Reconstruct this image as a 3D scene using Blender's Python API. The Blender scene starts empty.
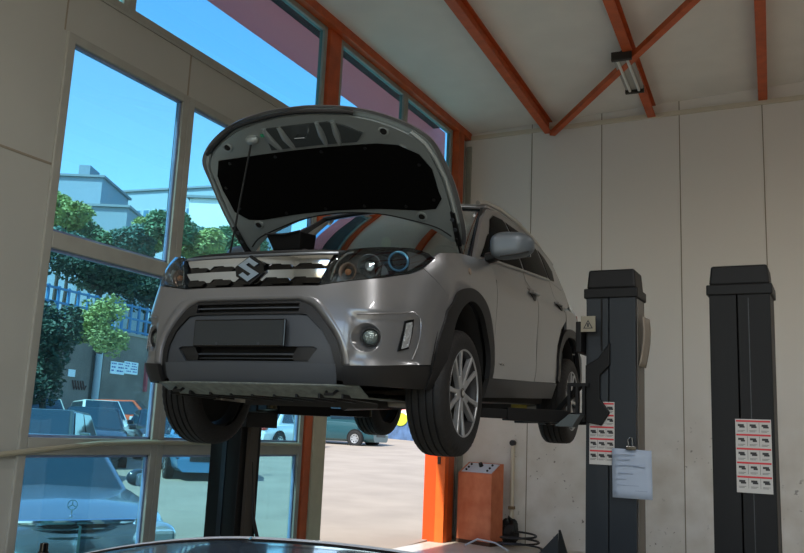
import bpy, bmesh, math, random, bisect
from mathutils import Vector, Matrix
from mathutils.geometry import delaunay_2d_cdt
random.seed(7)
sc = bpy.context.scene
C = sc.collection
R = math.radians
# ------------------------------------------------------------------ camera
F_PX = 858.7
YAW, PIT, ROL = -0.47617535, 0.18119904, 0.04432055
EYE = 1.40
_f = Vector((math.sin(YAW)*math.cos(PIT), math.cos(YAW)*math.cos(PIT), math.sin(PIT)))
_r = Vector((math.cos(YAW), -math.sin(YAW), 0)); _u = _r.cross(_f)
CR = _r*math.cos(ROL) + _u*math.sin(ROL); CU = _u*math.cos(ROL) - _r*math.sin(ROL); CF = _f
cam = bpy.data.cameras.new('camera'); camo = bpy.data.objects.new('camera', cam); C.objects.link(camo)
cam.sensor_width = 36; cam.lens = F_PX*36/804; cam.clip_start = .05; cam.clip_end = 2000
mw = Matrix((CR, CU, -CF)).transposed().to_4x4(); mw.translation = (0, 0, EYE); camo.matrix_world = mw
sc.camera = camo
O = Vector((0, 0, EYE))
def ray(px, py): return CF + CR*((px-402)/F_PX) - CU*((py-276.5)/F_PX)
def at(px, py, D): return O + ray(px, py)*D
def at_x(px, py, X): d = ray(px, py); return O + d*(X/d.x)
def at_y(px, py, Y): d = ray(px, py); return O + d*(Y/d.y)
# ------------------------------------------------------------------ materials
def lin(c):
    if isinstance(c, str):
        c = c.lstrip('#'); c = [int(c[i:i+2], 16)/255 for i in (0, 2, 4)]
        c = [x/12.92 if x <= .04045 else ((x+.055)/1.055)**2.4 for x in c]
    return (c[0], c[1], c[2], 1)
MATS = {}
def mat(name, col, rough=.5, metal=0, var=.0, scale=8, bump=0, coat=0, emit=0, spec=.5, col2=None, bscale=None):
    if name in MATS: return MATS[name]
    m = bpy.data.materials.new(name); m.use_nodes = True; nt = m.node_tree; b = nt.nodes['Principled BSDF']
    b.inputs['Base Color'].default_value = lin(col); b.inputs['Roughness'].default_value = rough
    b.inputs['Metallic'].default_value = metal; b.inputs['Specular IOR Level'].default_value = spec
    if coat: b.inputs['Coat Weight'].default_value = coat; b.inputs['Coat Roughness'].default_value = .04
    if emit: b.inputs['Emission Color'].default_value = lin(col); b.inputs['Emission Strength'].default_value = emit
    if var or col2 or bump:
        tc = nt.nodes.new('ShaderNodeTexCoord'); n = nt.nodes.new('ShaderNodeTexNoise'); n.inputs['Scale'].default_value = scale
        n.inputs['Detail'].default_value = 6; nt.links.new(tc.outputs['Object'], n.inputs['Vector'])
        if var or col2:
            mx = nt.nodes.new('ShaderNodeMix'); mx.data_type = 'RGBA'
            mr = nt.nodes.new('ShaderNodeMapRange'); mr.inputs[1].default_value = .35; mr.inputs[2].default_value = .65
            nt.links.new(n.outputs['Fac'], mr.inputs[0]); nt.links.new(mr.outputs[0], mx.inputs[0])
            a = lin(col); c2 = lin(col2) if col2 else tuple(x*(1-var) for x in a[:3])+(1,)
            mx.inputs[6].default_value = a; mx.inputs[7].default_value = c2
            nt.links.new(mx.outputs[2], b.inputs['Base Color'])
        if bump:
            n2 = n
            if bscale:
                n2 = nt.nodes.new('ShaderNodeTexNoise'); n2.inputs['Scale'].default_value = bscale; nt.links.new(tc.outputs['Object'], n2.inputs['Vector'])
            bp = nt.nodes.new('ShaderNodeBump'); bp.inputs['Strength'].default_value = bump; bp.inputs['Distance'].default_value = .01
            nt.links.new(n2.outputs['Fac'], bp.inputs['Height']); nt.links.new(bp.outputs[0], b.inputs['Normal'])
    MATS[name] = m; return m
def glass(name, tint, refl=1.0, rough=0.0, dust=None):
    if name in MATS: return MATS[name]
    m = bpy.data.materials.new(name); m.use_nodes = True; nt = m.node_tree; nt.nodes.clear()
    o = nt.nodes.new('ShaderNodeOutputMaterial'); t = nt.nodes.new('ShaderNodeBsdfTransparent'); t.inputs[0].default_value = lin(tint)
    g = nt.nodes.new('ShaderNodeBsdfGlossy'); g.inputs['Roughness'].default_value = rough; g.inputs[0].default_value = (.9, .95, 1, 1)
    lw = nt.nodes.new('ShaderNodeLayerWeight'); lw.inputs[0].default_value = .5
    pw = nt.nodes.new('ShaderNodeMath'); pw.operation = 'POWER'; pw.inputs[1].default_value = 5; nt.links.new(lw.outputs['Facing'], pw.inputs[0])
    ml = nt.nodes.new('ShaderNodeMath'); ml.operation = 'MULTIPLY_ADD'; ml.inputs[1].default_value = .9*refl; ml.inputs[2].default_value = .04*refl; nt.links.new(pw.outputs[0], ml.inputs[0])
    mx = nt.nodes.new('ShaderNodeMixShader'); nt.links.new(ml.outputs[0], mx.inputs[0]); nt.links.new(t.outputs[0], mx.inputs[1]); nt.links.new(g.outputs[0], mx.inputs[2])
    last = mx
    if dust:
        tc = nt.nodes.new('ShaderNodeTexCoord'); n = nt.nodes.new('ShaderNodeTexNoise'); n.inputs['Scale'].default_value = 9; n.inputs['Detail'].default_value = 8
        nt.links.new(tc.outputs['Object'], n.inputs['Vector'])
        mr = nt.nodes.new('ShaderNodeMapRange'); mr.inputs[1].default_value = .3; mr.inputs[2].default_value = .8; mr.inputs[3].default_value = dust*.3; mr.inputs[4].default_value = dust
        nt.links.new(n.outputs['Fac'], mr.inputs[0])
        d = nt.nodes.new('ShaderNodeBsdfDiffuse'); d.inputs[0].default_value = (.6, .75, .8, 1)
        tl = nt.nodes.new('ShaderNodeBsdfTranslucent'); tl.inputs[0].default_value = (.6, .8, .85, 1)
        m2 = nt.nodes.new('ShaderNodeMixShader'); m2.inputs[0].default_value = .5; nt.links.new(d.outputs[0], m2.inputs[1]); nt.links.new(tl.outputs[0], m2.inputs[2])
        m3 = nt.nodes.new('ShaderNodeMixShader'); nt.links.new(mr.outputs[0], m3.inputs[0]); nt.links.new(mx.outputs[0], m3.inputs[1]); nt.links.new(m2.outputs[0], m3.inputs[2]); last = m3
    nt.links.new(last.outputs[0], o.inputs[0]); MATS[name] = m; return m
# ------------------------------------------------------------------ mesh building
class MB:
    def __init__(s): s.v = []; s.f = []
    def add(s, vs, fs):
        n = len(s.v); s.v += [tuple(p) for p in vs]; s.f += [tuple(n+i for i in f) for f in fs]; return s
    def box(s, lo, hi, rot=None, org=None):
        P = [Vector((x, y, z)) for x in (lo[0], hi[0]) for y in (lo[1], hi[1]) for z in (lo[2], hi[2])]
        if rot is not None:
            o = Vector(org) if org is not None else (Vector(lo)+Vector(hi))/2
            P = [o + rot @ (p-o) for p in P]
        return s.add(P, [(0, 1, 3, 2), (4, 6, 7, 5), (0, 4, 5, 1), (2, 3, 7, 6), (0, 2, 6, 4), (1, 5, 7, 3)])
    def beam(s, a, b, w, h, up=(0, 0, 1)):
        a = Vector(a); b = Vector(b); d = (b-a).normalized()
        if abs(d.dot(Vector(up))) > .98: up = (1, 0, 0)
        x = d.cross(Vector(up)).normalized(); y = x.cross(d)
        P = [p + x*(w/2*i) + y*(h/2*j) for p in (a, b) for i, j in ((-1, -1), (1, -1), (1, 1), (-1, 1))]
        return s.add(P, [(0, 3, 2, 1), (4, 5, 6, 7)] + [(i, (i+1) % 4, 4+(i+1) % 4, 4+i) for i in range(4)])
    def ibeam(s, a, b, w, h, t=.012, up=(0, 0, 1)):
        a = Vector(a); b = Vector(b); u = Vector(up)
        s.beam(a+u*(h/2-t/2), b+u*(h/2-t/2), w, t, up); s.beam(a-u*(h/2-t/2), b-u*(h/2-t/2), w, t, up); s.beam(a, b, t, h-2*t, up); return s
    def cyl(s, a, b, r, r2=None, n=20, cap=True):
        a = Vector(a); b = Vector(b); r2 = r if r2 is None else r2; d = (b-a).normalized()
        x = d.orthogonal().normalized(); y = d.cross(x)
        P = [a + (x*math.cos(t)+y*math.sin(t))*r for t in [2*math.pi*i/n for i in range(n)]] + [b + (x*math.cos(t)+y*math.sin(t))*r2 for t in [2*math.pi*i/n for i in range(n)]]
        fs = [(i, (i+1) % n, n+(i+1) % n, n+i) for i in range(n)]
        if cap: fs += [tuple(range(n))[::-1], tuple(range(n, 2*n))]
        return s.add(P, fs)
    def tube(s, pts, r, n=8):
        pts = [Vector(p) for p in pts]; rings = []; px = None
        for i, p in enumerate(pts):
            d = (pts[min(i+1, len(pts)-1)]-pts[max(i-1, 0)]).normalized()
            x = d.orthogonal().normalized() if px is None else (px - d*px.dot(d)).normalized(); px = x; y = d.cross(x)
            rr = r[i] if isinstance(r, (list, tuple)) else r
            rings.append([p + (x*math.cos(2*math.pi*k/n)+y*math.sin(2*math.pi*k/n))*rr for k in range(n)])
        P = [q for g in rings for q in g]; m = len(pts)
        fs = [(i*n+k, i*n+(k+1) % n, (i+1)*n+(k+1) % n, (i+1)*n+k) for i in range(m-1) for k in range(n)]
        return s.add(P, fs + [tuple(range(n))[::-1], tuple(range((m-1)*n, m*n))])
    def lathe(s, prof, axis=(0, 1, 0), org=(0, 0, 0), n=48, close=False):
        # prof: (offset along axis, radius)
        a = Vector(axis).normalized(); x = a.orthogonal().normalized(); y = a.cross(x); o = Vector(org); m = len(prof)
        P = [o + a*h + (x*math.cos(2*math.pi*k/n)+y*math.sin(2*math.pi*k/n))*r for h, r in prof for k in range(n)]
        fs = [(i*n+k, i*n+(k+1) % n, (i+1) % m*n+(k+1) % n, (i+1) % m*n+k) for i in range(m if close else m-1) for k in range(n)]
        return s.add(P, fs)
    def prism(s, poly, fr, t):
        # poly 2d -> fr(a,b,off)
        n = len(poly); P = [fr(a, b, 0) for a, b in poly] + [fr(a, b, t) for a, b in poly]
        return s.add(P, [tuple(range(n)), tuple(range(n, 2*n))[::-1]] + [(i, n+i, n+(i+1) % n, (i+1) % n) for i in range(n)])
    def grid(s, fn, nu, nv):
        P = [fn(i/nu, j/nv) for i in range(nu+1) for j in range(nv+1)]
        return s.add(P, [(i*(nv+1)+j, (i+1)*(nv+1)+j, (i+1)*(nv+1)+j+1, i*(nv+1)+j+1) for i in range(nu) for j in range(nv)])
    def ball(s, c, r, n=12):
        c = Vector(c); r = r if isinstance(r, (tuple, list)) else (r, r, r)
        return s.grid(lambda a, b: (c.x+r[0]*math.sin(math.pi*a)*math.cos(2*math.pi*b), c.y+r[1]*math.sin(math.pi*a)*math.sin(2*math.pi*b), c.z+r[2]*math.cos(math.pi*a)), n, n*2)
    def build(s, name, m, parent=None, smooth=False, bevel=0, solid=0, keep=False, angle=35):
        me = bpy.data.meshes.new(name); me.from_pydata(s.v, [], s.f)
        bm = bmesh.new(); bm.from_mesh(me)
        bmesh.ops.remove_doubles(bm, verts=bm.verts, dist=1e-5)
        if not keep: bmesh.ops.recalc_face_normals(bm, faces=bm.faces)
        bm.to_mesh(me); bm.free()
        me.materials.append(m)
        if smooth:
            me.polygons.foreach_set('use_smooth', [True]*len(me.polygons))
            me.set_sharp_from_angle(angle=R(angle))
        o = bpy.data.objects.new(name, me); C.objects.link(o)
        if parent: o.parent = parent
        if solid:
            md = o.modifiers.new('solid', 'SOLIDIFY'); md.thickness = solid; md.offset = 0
        if bevel:
            md = o.modifiers.new('bevel', 'BEVEL'); md.width = bevel; md.segments = 2; md.limit_method = 'ANGLE'
        return o
def tag(o, label, cat, group=None, kind=None):
    if label: o['label'] = label
    if cat: o['category'] = cat
    if group: o['group'] = group
    if kind: o['kind'] = kind
    return o
def thing(name, label, cat, loc=(0, 0, 0), rz=0, group=None):
    o = bpy.data.objects.new(name, None); C.objects.link(o); o.location = loc; o.rotation_euler = (0, 0, rz)
    return tag(o, label, cat, group)
def struct(o): o['kind'] = 'structure'; return o
def copy_tree(o, parent=None):
    c = o.copy(); C.objects.link(c); c.parent = parent
    if o.parent: c.matrix_parent_inverse = o.matrix_parent_inverse.copy()
    for ch in list(o.children): copy_tree(ch, c)
    return c
def inside(p, poly):
    x, y = p; c = False; n = len(poly)
    for i in range(n):
        x1, y1 = poly[i]; x2, y2 = poly[(i+1) % n]
        if (y1 > y) != (y2 > y) and x < (x2-x1)*(y-y1)/(y2-y1)+x1: c = not c
    return c
def densify(poly, res):
    out = []
    for i, a in enumerate(poly):
        b = poly[(i+1) % len(poly)]; n = max(1, int(math.hypot(b[0]-a[0], b[1]-a[1])/res))
        out += [(a[0]+(b[0]-a[0])*k/n, a[1]+(b[1]-a[1])*k/n) for k in range(n)]
    return out
def curve(poly, n=4, closed=True):
    # Catmull-Rom smoothing of a closed polygon
    out = []; m = len(poly)
    for i in range(m if closed else m-1):
        p = [poly[(i+k-1) % m] if closed else poly[min(max(i+k-1, 0), m-1)] for k in range(4)]
        for k in range(n):
            t = k/n
            out.append(tuple(.5*((2*p[1][j])+(-p[0][j]+p[2][j])*t+(2*p[0][j]-5*p[1][j]+4*p[2][j]-p[3][j])*t*t+(-p[0][j]+3*p[1][j]-3*p[2][j]+p[3][j])*t**3) for j in (0, 1)))
    if not closed: out.append(poly[-1])
    return out
def patch(mb, poly, fn, off=0, th=.02, res=.05, holes=(), flip=False):
    # a panel lying on the surface fn(a,b,off) with real thickness th
    loops = [densify(poly, res)] + [densify(h, res) for h in holes]
    vs = []; ed = []
    for L in loops:
        n = len(vs); vs += L; ed += [(n+i, n+(i+1) % len(L)) for i in range(len(L))]
    xs = [p[0] for p in poly]; ys = [p[1] for p in poly]
    nx = int((max(xs)-min(xs))/res)+1; ny = int((max(ys)-min(ys))/res)+1
    bd = [p for L in loops for p in L]
    for i in range(nx+1):
        for j in range(ny+1):
            p = (min(xs)+(i+.5)*res, min(ys)+(j+.5)*res)
            if inside(p, poly) and not any(inside(p, h) for h in holes):
                if min((p[0]-q[0])**2+(p[1]-q[1])**2 for q in bd) > (res*.35)**2: vs.append(p)
    r = delaunay_2d_cdt([Vector(p) for p in vs], ed, [], 0, 1e-6)
    V = [(p.x, p.y) for p in r[0]]
    Fs = []
    for f in r[2]:
        cx = sum(V[i][0] for i in f)/len(f); cy = sum(V[i][1] for i in f)/len(f)
        if inside((cx, cy), poly) and not any(inside((cx, cy), h) for h in holes): Fs.append(tuple(f))
    o = off if callable(off) else (lambda a, b: off)
    n = len(V)
    front = [fn(a, b, o(a, b)) for a, b in V]; back = [fn(a, b, o(a, b)-th) for a, b in V]
    cnt = {}
    for f in Fs:
        for i in range(len(f)): e = (f[i], f[(i+1) % len(f)]); cnt[e] = 1
    sides = [(a, b, n+b, n+a) for (a, b) in cnt if (b, a) not in cnt]
    # keep the two skins apart from each other so the rim shades crisply
    mb.add(front+back, Fs + [tuple(n+i for i in f[::-1]) for f in Fs] + sides)
    return mb
EXPO, SKY, SUN, FILL_LAMP = 1.15, 0.18, 3.4, 62
SUNDIR = (-.16, -.60, .75)
# ------------------------------------------------------------------ light + world
sc.view_settings.view_transform = 'Standard'; sc.view_settings.look = 'None'; sc.view_settings.gamma = 1
sc.view_settings.exposure = EXPO
w = bpy.data.worlds.new('sky'); sc.world = w; w.use_nodes = True
nt = w.node_tree; bg = nt.nodes['Background']; sk = nt.nodes.new('ShaderNodeTexSky'); sk.sky_type = 'NISHITA'
sk.sun_disc = False; sk.sun_elevation = R(48); sk.sun_rotation = R(200); sk.altitude = 300; sk.air_density = 1.0; sk.dust_density = .6; sk.ozone_density = 1.8
nt.links.new(sk.outputs[0], bg.inputs[0]); bg.inputs[1].default_value = SKY
sl = bpy.data.lights.new('sun', 'SUN'); sl.energy = SUN; sl.angle = R(.6); sl.color = (1, .96, .9)
so = bpy.data.objects.new('sun', sl); C.objects.link(so)
sd = Vector(SUNDIR).normalized(); so.rotation_euler = sd.to_track_quat('Z', 'Y').to_euler()
sk.sun_elevation = math.asin(sd.z); sk.sun_rotation = math.atan2(sd.x, sd.y)
# ------------------------------------------------------------------ setting
XW, YB = -4.92, 11.45
XR, YF = 7.5, -4.5           # right wall and the side behind the camera
wallm = mat('sandwich_panel', '#a9aaa3', .55, var=.06, scale=1.2)
def dirty_wall():
    m = bpy.data.materials.new('back_wall_panel'); m.use_nodes = True; nt = m.node_tree; b = nt.nodes['Principled BSDF']; b.inputs['Roughness'].default_value = .5
    tc = nt.nodes.new('ShaderNodeNewGeometry'); sep = nt.nodes.new('ShaderNodeSeparateXYZ'); nt.links.new(tc.outputs['Position'], sep.inputs[0])
    def noise(sc_, det, lo, hi):
        n = nt.nodes.new('ShaderNodeTexNoise'); n.inputs['Scale'].default_value = sc_; n.inputs['Detail'].default_value = det; nt.links.new(tc.outputs['Position'], n.inputs['Vector'])
        r = nt.nodes.new('ShaderNodeMapRange'); r.inputs[1].default_value = lo; r.inputs[2].default_value = hi; nt.links.new(n.outputs['Fac'], r.inputs[0]); return r
    sp = noise(16, 3, .66, .70); big = noise(1.7, 2, .44, .62); st = noise(3, 5, .35, .8)
    hz = nt.nodes.new('ShaderNodeMapRange'); hz.inputs[1].default_value = 2.2; hz.inputs[2].default_value = 1.0; nt.links.new(sep.outputs[2], hz.inputs[0])
    def mul(a, bb):
        k = nt.nodes.new('ShaderNodeMath'); k.operation = 'MULTIPLY'; nt.links.new(a.outputs[0], k.inputs[0])
        if isinstance(bb, float): k.inputs[1].default_value = bb
        else: nt.links.new(bb.outputs[0], k.inputs[1])
        return k
    k = mul(mul(mul(sp, big), hz), .75)
    a = nt.nodes.new('ShaderNodeMix'); a.data_type = 'RGBA'; a.inputs[6].default_value = lin('#e2ded9'); a.inputs[7].default_value = lin('#c9c1b6'); nt.links.new(mul(st, hz).outputs[0], a.inputs[0])
    c = nt.nodes.new('ShaderNodeMix'); c.data_type = 'RGBA'; c.inputs[7].default_value = lin('#4a3c30'); nt.links.new(a.outputs[2], c.inputs[6]); nt.links.new(k.outputs[0], c.inputs[0])
    nt.links.new(c.outputs[2], b.inputs['Base Color']); return m
backm = dirty_wall()
ceilm = mat('ceiling_panel', '#e4e0d8', .8, var=.05, scale=2.5)
seamm = mat('panel_seam', '#8b8272', .6)
frame = mat('window_frame_cream', '#9c9d95', .45, var=.12, scale=6)
orange = mat('orange_steel', '#c65a28', .5, var=.22, scale=7)
floorm = mat('workshop_floor', '#c4baa8', .4, var=.15, scale=2.2, bump=.2)
wp = glass('window_glass', '#c9f0f7', .8, dust=.03)
wp2 = glass('window_glass_clean', '#bdedf8', .8)
# added, unseen tall building out of frame to the left, shading the parked cars
NBH = 20.0
nb = [(-19.4, -1.6), (-31.4, 10.4), (-46, 0), (-40, -30), (-9.4, -19)]
struct(MB().prism(nb, lambda a, b, o: (a, b, o), NBH).build('wall_neighbour', mat('neighbour_wall', '#a89f92', .9)))
# floor and the street that rises away from the doorway
struct(MB().box((XW-.12, YF, -.15), (XR, YB+.1, 0)).build('floor', floorm))
def gz(x, y): return -.03 + .012*(XW-x) + .03*(y-10.9)
asph = mat('street_asphalt', '#9d9080', .9, var=.18, scale=.8, bump=.3, bscale=40)
m = MB(); m.grid(lambda a, b: (-90+(90+XW-.12)*a, -12+132*b, gz(-90+(90+XW-.12)*a, -12+132*b)), 40, 60)
struct(m.build('ground_street', asph, solid=.1))
apron = mat('concrete_apron', '#cbbb9f', .8, var=.12, scale=1.5, bump=.15)
def apr(a, b):
    x0, x1 = XW-.12, XW-3.2; y0, y1 = 7.2+a*5.5, 7.2+a*5.5
    x = x0+(x1-x0)*b + (0 if b == 0 else -1.6*a*b); return (x, y0, gz(x, y0)+.012)
struct(MB().grid(apr, 12, 8).build('trim_1_apron', apron, solid=.02))
# back wall (panels 1.05 m) with cap trim
bw = MB().box((XW-.12, YB, -.1), (XR, YB+.1, 6.6)); bwo = struct(bw.build('wall_back', backm))
for i, x in enumerate([-3.87, -2.85, -1.80, -.765, .29, 1.35, 2.4, 3.45, 4.5]):
    MB().box((x-.006, YB-.004, 0), (x+.006, YB+.01, 6.5)).build('panel_seam', seamm, bwo)
MB().box((XW+.03, YB-.03, 0), (XW+.11, YB, 5.7)).build('corner_strip', frame, bwo, bevel=.004)
MB().box((XW+.02, YB-.03, 5.80), (XR, YB, 5.86)).build('cap_strip', mat('cap_strip', '#cfc6b4', .5), bwo)
def cz(x): return 5.90 + .032*(x-XW)
m = MB(); P = [(XW-.1, YF, 0), (XR, YF, 0), (XR, YB+.1, 0), (XW-.1, YB+.1, 0)]
P = [(p[0], p[1], cz(p[0])) for p in P]
m.add(P+[(p[0], p[1], p[2]+.1) for p in P], [(0, 3, 2, 1), (4, 5, 6, 7), (0, 1, 5, 4), (1, 2, 6, 5), (2, 3, 7, 6), (3, 0, 4, 7)])
ceo = struct(m.build('ceiling', ceilm))
# right wall and wall behind the camera (with the open roller doors the daylight enters by)
struct(MB().box((XR, YF, 0), (XR+.1, YB, 6.4)).build('wall_right', mat('wall_right_grey', '#6d6c68', .7)))
m = MB().box((XW-.1, YF-.1, 4.6), (XR, YF, 6.4)).box((XW-.1, YF-.1, 0), (-3.2, YF, 4.6)).box((5.8, YF-.1, 0), (XR, YF, 4.6)).box((.9, YF-.1, 0), (1.5, YF, 4.6))
struct(m.build('wall_front', wallm))
# left wall: solid panels
m = MB()
Y0, YM0, YM1, YP0, YP1 = 4.10, 5.32, 5.42, 7.49, 7.73
m.box((XW-.08, YF, 0), (XW, Y0, 4.75)).box((XW-.08, Y0, 4.18), (XW, YP0, 4.57))
m.box((XW-.08, YF, 4.57), (XW, 1.5, 6.1))
lw = struct(m.build('wall_left', wallm))
for z in (3.17,): MB().box((XW-.01, YF, z-.008), (XW+.004, Y0-.02, z+.008)).build('panel_seam', seamm, lw)
MB().box((XW-.01, YM0+.03, 4.18), (XW+.004, YM0+.045, 4.57)).build('panel_seam', seamm, lw)
MB().box((XW-.01, 4.02, 4.18), (XW+.004, 4.032, 4.57)).build('panel_seam', seamm, lw)
MB().box((XW-.02, Y0-2.6, 4.555), (XW+.012, YP0, 4.58)).build('cap_strip', frame, lw)
# low conduit running along the wall under the rail, with its kink
m = MB(); m.tube([(XW+.03, 2.5, 1.14), (XW+.03, 3.9, 1.155), (XW+.03, 4.35, 1.20), (XW+.03, 4.75, 1.235), (XW+.03, 5.3, 1.25), (XW+.03, 7.4, 1.25)], .018)
tag(m.build('conduit', mat('conduit_cream', '#a19c88', .5), smooth=True), 'thin cream conduit sagging along the window rail', 'conduit')
# window frames: one per bay
def bay(n, y0, y1, zs, gl, zt, right_post=True):
    g = MB()
    w_ = .07
    g.box((XW-.06, y0, 0), (XW+.02, y0+w_, zt)).box((XW-.06, y1-w_, 0), (XW+.02, y1, zt))
    for z0, z1 in zs: g.box((XW-.06, y0+w_, z0), (XW+.02, y1-w_, z1))
    g.box((XW-.06, y0+w_, zt-.07), (XW+.02, y1-w_, zt))
    o = struct(g.build('window_%d' % n, frame, bevel=.008))
    # inner sash lips
    s_ = MB(); lips = [0.02]+[z for a in zs for z in a]+[zt-.07]
    for a, b in zip(lips[::2], lips[1::2]):
        for (ya, yb, za, zb) in ((y0+w_, y0+w_+.018, a, b), (y1-w_-.018, y1-w_, a, b), (y0+w_, y1-w_, a, a+.018), (y0+w_, y1-w_, b-.018, b)):
            s_.box((XW-.035, ya, za), (XW-.005, yb, zb))
    s_.build('sash', mat('sash_grey', '#7e93b8', .35, var=.2), o)
    for a, b in zip(lips[::2], lips[1::2]):
        MB().box((XW-.026, y0+w_, a), (XW-.018, y1-w_, b)).build('glass', gl, o)
    return o
bay(1, Y0-.05, YM0+.05, [(1.15, 1.27), (2.58, 2.70)], wp, 4.18)
bay(2, YM0+.05, 6.45, [(1.15, 1.27), (2.58, 2.70)], wp, 4.18)
bay(3, 6.45, YP0-.02, [(1.15, 1.27), (2.58, 2.70)], wp, 4.18)
# handle catches on the window frame
def cl(n, y0, y1, z0, z1=None):
    zt = 5.80; z1 = z1 or zt
    g = MB(); w_ = .06
    g.box((XW-.06, y0, z0), (XW+.01, y0+w_, zt)).box((XW-.06, y1-w_, z0), (XW+.01, y1, zt)).box((XW-.06, y0+w_, zt-.06), (XW+.01, y1-w_, zt)).box((XW-.06, y0+w_, z0), (XW+.01, y1-w_, z0+.06))
    o = struct(g.build('window_%d' % n, frame, bevel=.006))
    MB().box((XW-.026, y0+w_, z0+.06), (XW-.018, y1-w_, zt-.06)).build('glass', wp2, o)
cl(4, 1.5, 4.6, 4.58); cl(5, 4.6, YP0-.02, 4.58); cl(6, YP1+.02, 9.42, 3.3); cl(7, 9.42, 10.95, 3.3)
# orange steel frame on the wall
m = MB().box((XW-.06, YP0+.01, 0), (XW+.03, YP0+.13, 5.84)).box((XW-.06, YP0+.13, 3.0), (XW+.03, YP1+.01, 5.84)); struct(m.build('trim_2_post', orange, bevel=.006))
m = MB().box((XW-.04, YP0+.135, 0), (XW+.05, YP1+.13, 2.95)); struct(m.build('trim_3_door_jamb', mat('jamb_cream', '#b9b49c', .5, var=.1), bevel=.006))
m = MB().box((XW-.08, YP1, 2.95), (XW+.05, 10.95, 3.3)); struct(m.build('trim_4_door_header', frame, bevel=.006))
m = MB().box((XW-.10, 1.5, 5.80), (XW+.10, YB, 5.93)); struct(m.build('trim_5_top_beam', orange, bevel=.006))
m = MB().ibeam((XW+.16, 10.98, 0), (XW+.16, 10.98, 0.01), .01, .01); m = MB()
m.box((XW-.10, 10.97, 0), (XW+.10, 11.17, 5.80)); struct(m.build('trim_6_corner_post', orange, bevel=.006))
m = MB().box((XW-.06, 11.17, 0), (XW+.0, YB, 5.9)); struct(m.build('wall_left_return', wallm))
# sliding orange leaf parked at the doorway's far end
dl = MB().box((-5.125, 10.86, .0), (-4.94, 10.93, 2.9)).build('door_1', mat('door_orange', '#ff4a0c', .45, var=.06), bevel=.005); struct(dl)
MB().box((-4.94, 10.84, 0), (-4.81, 10.96, 2.9)).build('door_edge', mat('door_orange_dark', '#e8661c', .5, var=.1), dl, bevel=.005)
MB().box((-4.915, 10.82, 1.02), (-4.875, 10.84, 1.12)).build('door_lock', mat('lock_dark', '#3a2a22', .4), dl, bevel=.004)
def translucent(name, col):
    m = bpy.data.materials.new(name); m.use_nodes = True; nt = m.node_tree; b = nt.nodes['Principled BSDF']; b.inputs['Base Color'].default_value = lin(col); b.inputs['Roughness'].default_value = .4
    t = nt.nodes.new('ShaderNodeBsdfTranslucent'); t.inputs[0].default_value = lin(col); mx = nt.nodes.new('ShaderNodeMixShader'); mx.inputs[0].default_value = .75
    nt.links.new(b.outputs[0], mx.inputs[1]); nt.links.new(t.outputs[0], mx.inputs[2]); nt.links.new(mx.outputs[0], nt.nodes['Material Output'].inputs[0]); return m
# eave outside the clerestory: dark soffit and a red fascia sign board
m = MB().box((-5.97, 4.0, 6.50), (XW-.12, 12.5, 6.58)); struct(m.build('trim_7_eave_soffit', mat('soffit_dark', '#23282c', .7)))
m = MB().add([(-5.98, 4.0, 5.95), (-5.98, 13.0, 5.95), (-5.98, 13.0, 6.6), (-5.98, 4.0, 6.6)], [(0, 1, 2, 3)]); fa = m.build('fascia_board', translucent('fascia_red', '#f2a0a0'), solid=.004); struct(fa); fa.name = 'trim_8_fascia'
# ceiling beams
def beam(n, p, q, w, h):
    m = MB().ibeam(p, q, w, h, .014); return struct(m.build('trim_%d_roof_beam' % n, orange, bevel=.003))
def onceil(px, py, z): d = ray(px, py); return O + d*((z-EYE)/d.z)
for n, (x1, x2) in enumerate([(-3.62, -3.02), (-2.16, -1.46), (-.75, -.02), (.75, 1.5), (2.2, 2.95), (3.7, 4.4)]):
    # x1 at the back wall, x2 far behind the camera side
    zb = cz(x1)-.09
    beam(9+n, (x1, YB-.01, zb), (x2, 0.5, cz(x2)-.09), .11, .18)
m = MB().beam((-3.55, YB-.06, cz(-3.5)-.21), (-.35, 7.36, cz(-.4)-.19), .085, .07); struct(m.build('trim_15_brace', orange, bevel=.004))
# fluorescent fixture under the second beam
lt = thing('ceiling_light', 'grey fluorescent batten fitting hung below an orange roof beam', 'ceiling light', (-2.12, 9.80, cz(-2.1)-.20)); lt.rotation_euler = (0, 0, R(3.5))
MB().box((-.11, -.52, -.03), (.11, .52, .03)).build('housing', mat('fixture_grey', '#a5a29c', .4, metal=.2), lt, bevel=.008)
for s_ in (-.055, .055): MB().cyl((s_, -.48, -.045), (s_, .48, -.045), .017).build('tube', mat('tube_white', '#d9dbd6', .3), lt, smooth=True)
for y in (-.5, .5): MB().box((-.115, y-.025, -.07), (.115, y+.025, .035)).build('end_cap', mat('fixture_black', '#26231f', .5), lt, bevel=.005)
for y in (-.4, .4): MB().cyl((0, y, .03), (0, y, .09), .03).build('hanger', MATS['fixture_black'], lt)
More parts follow.
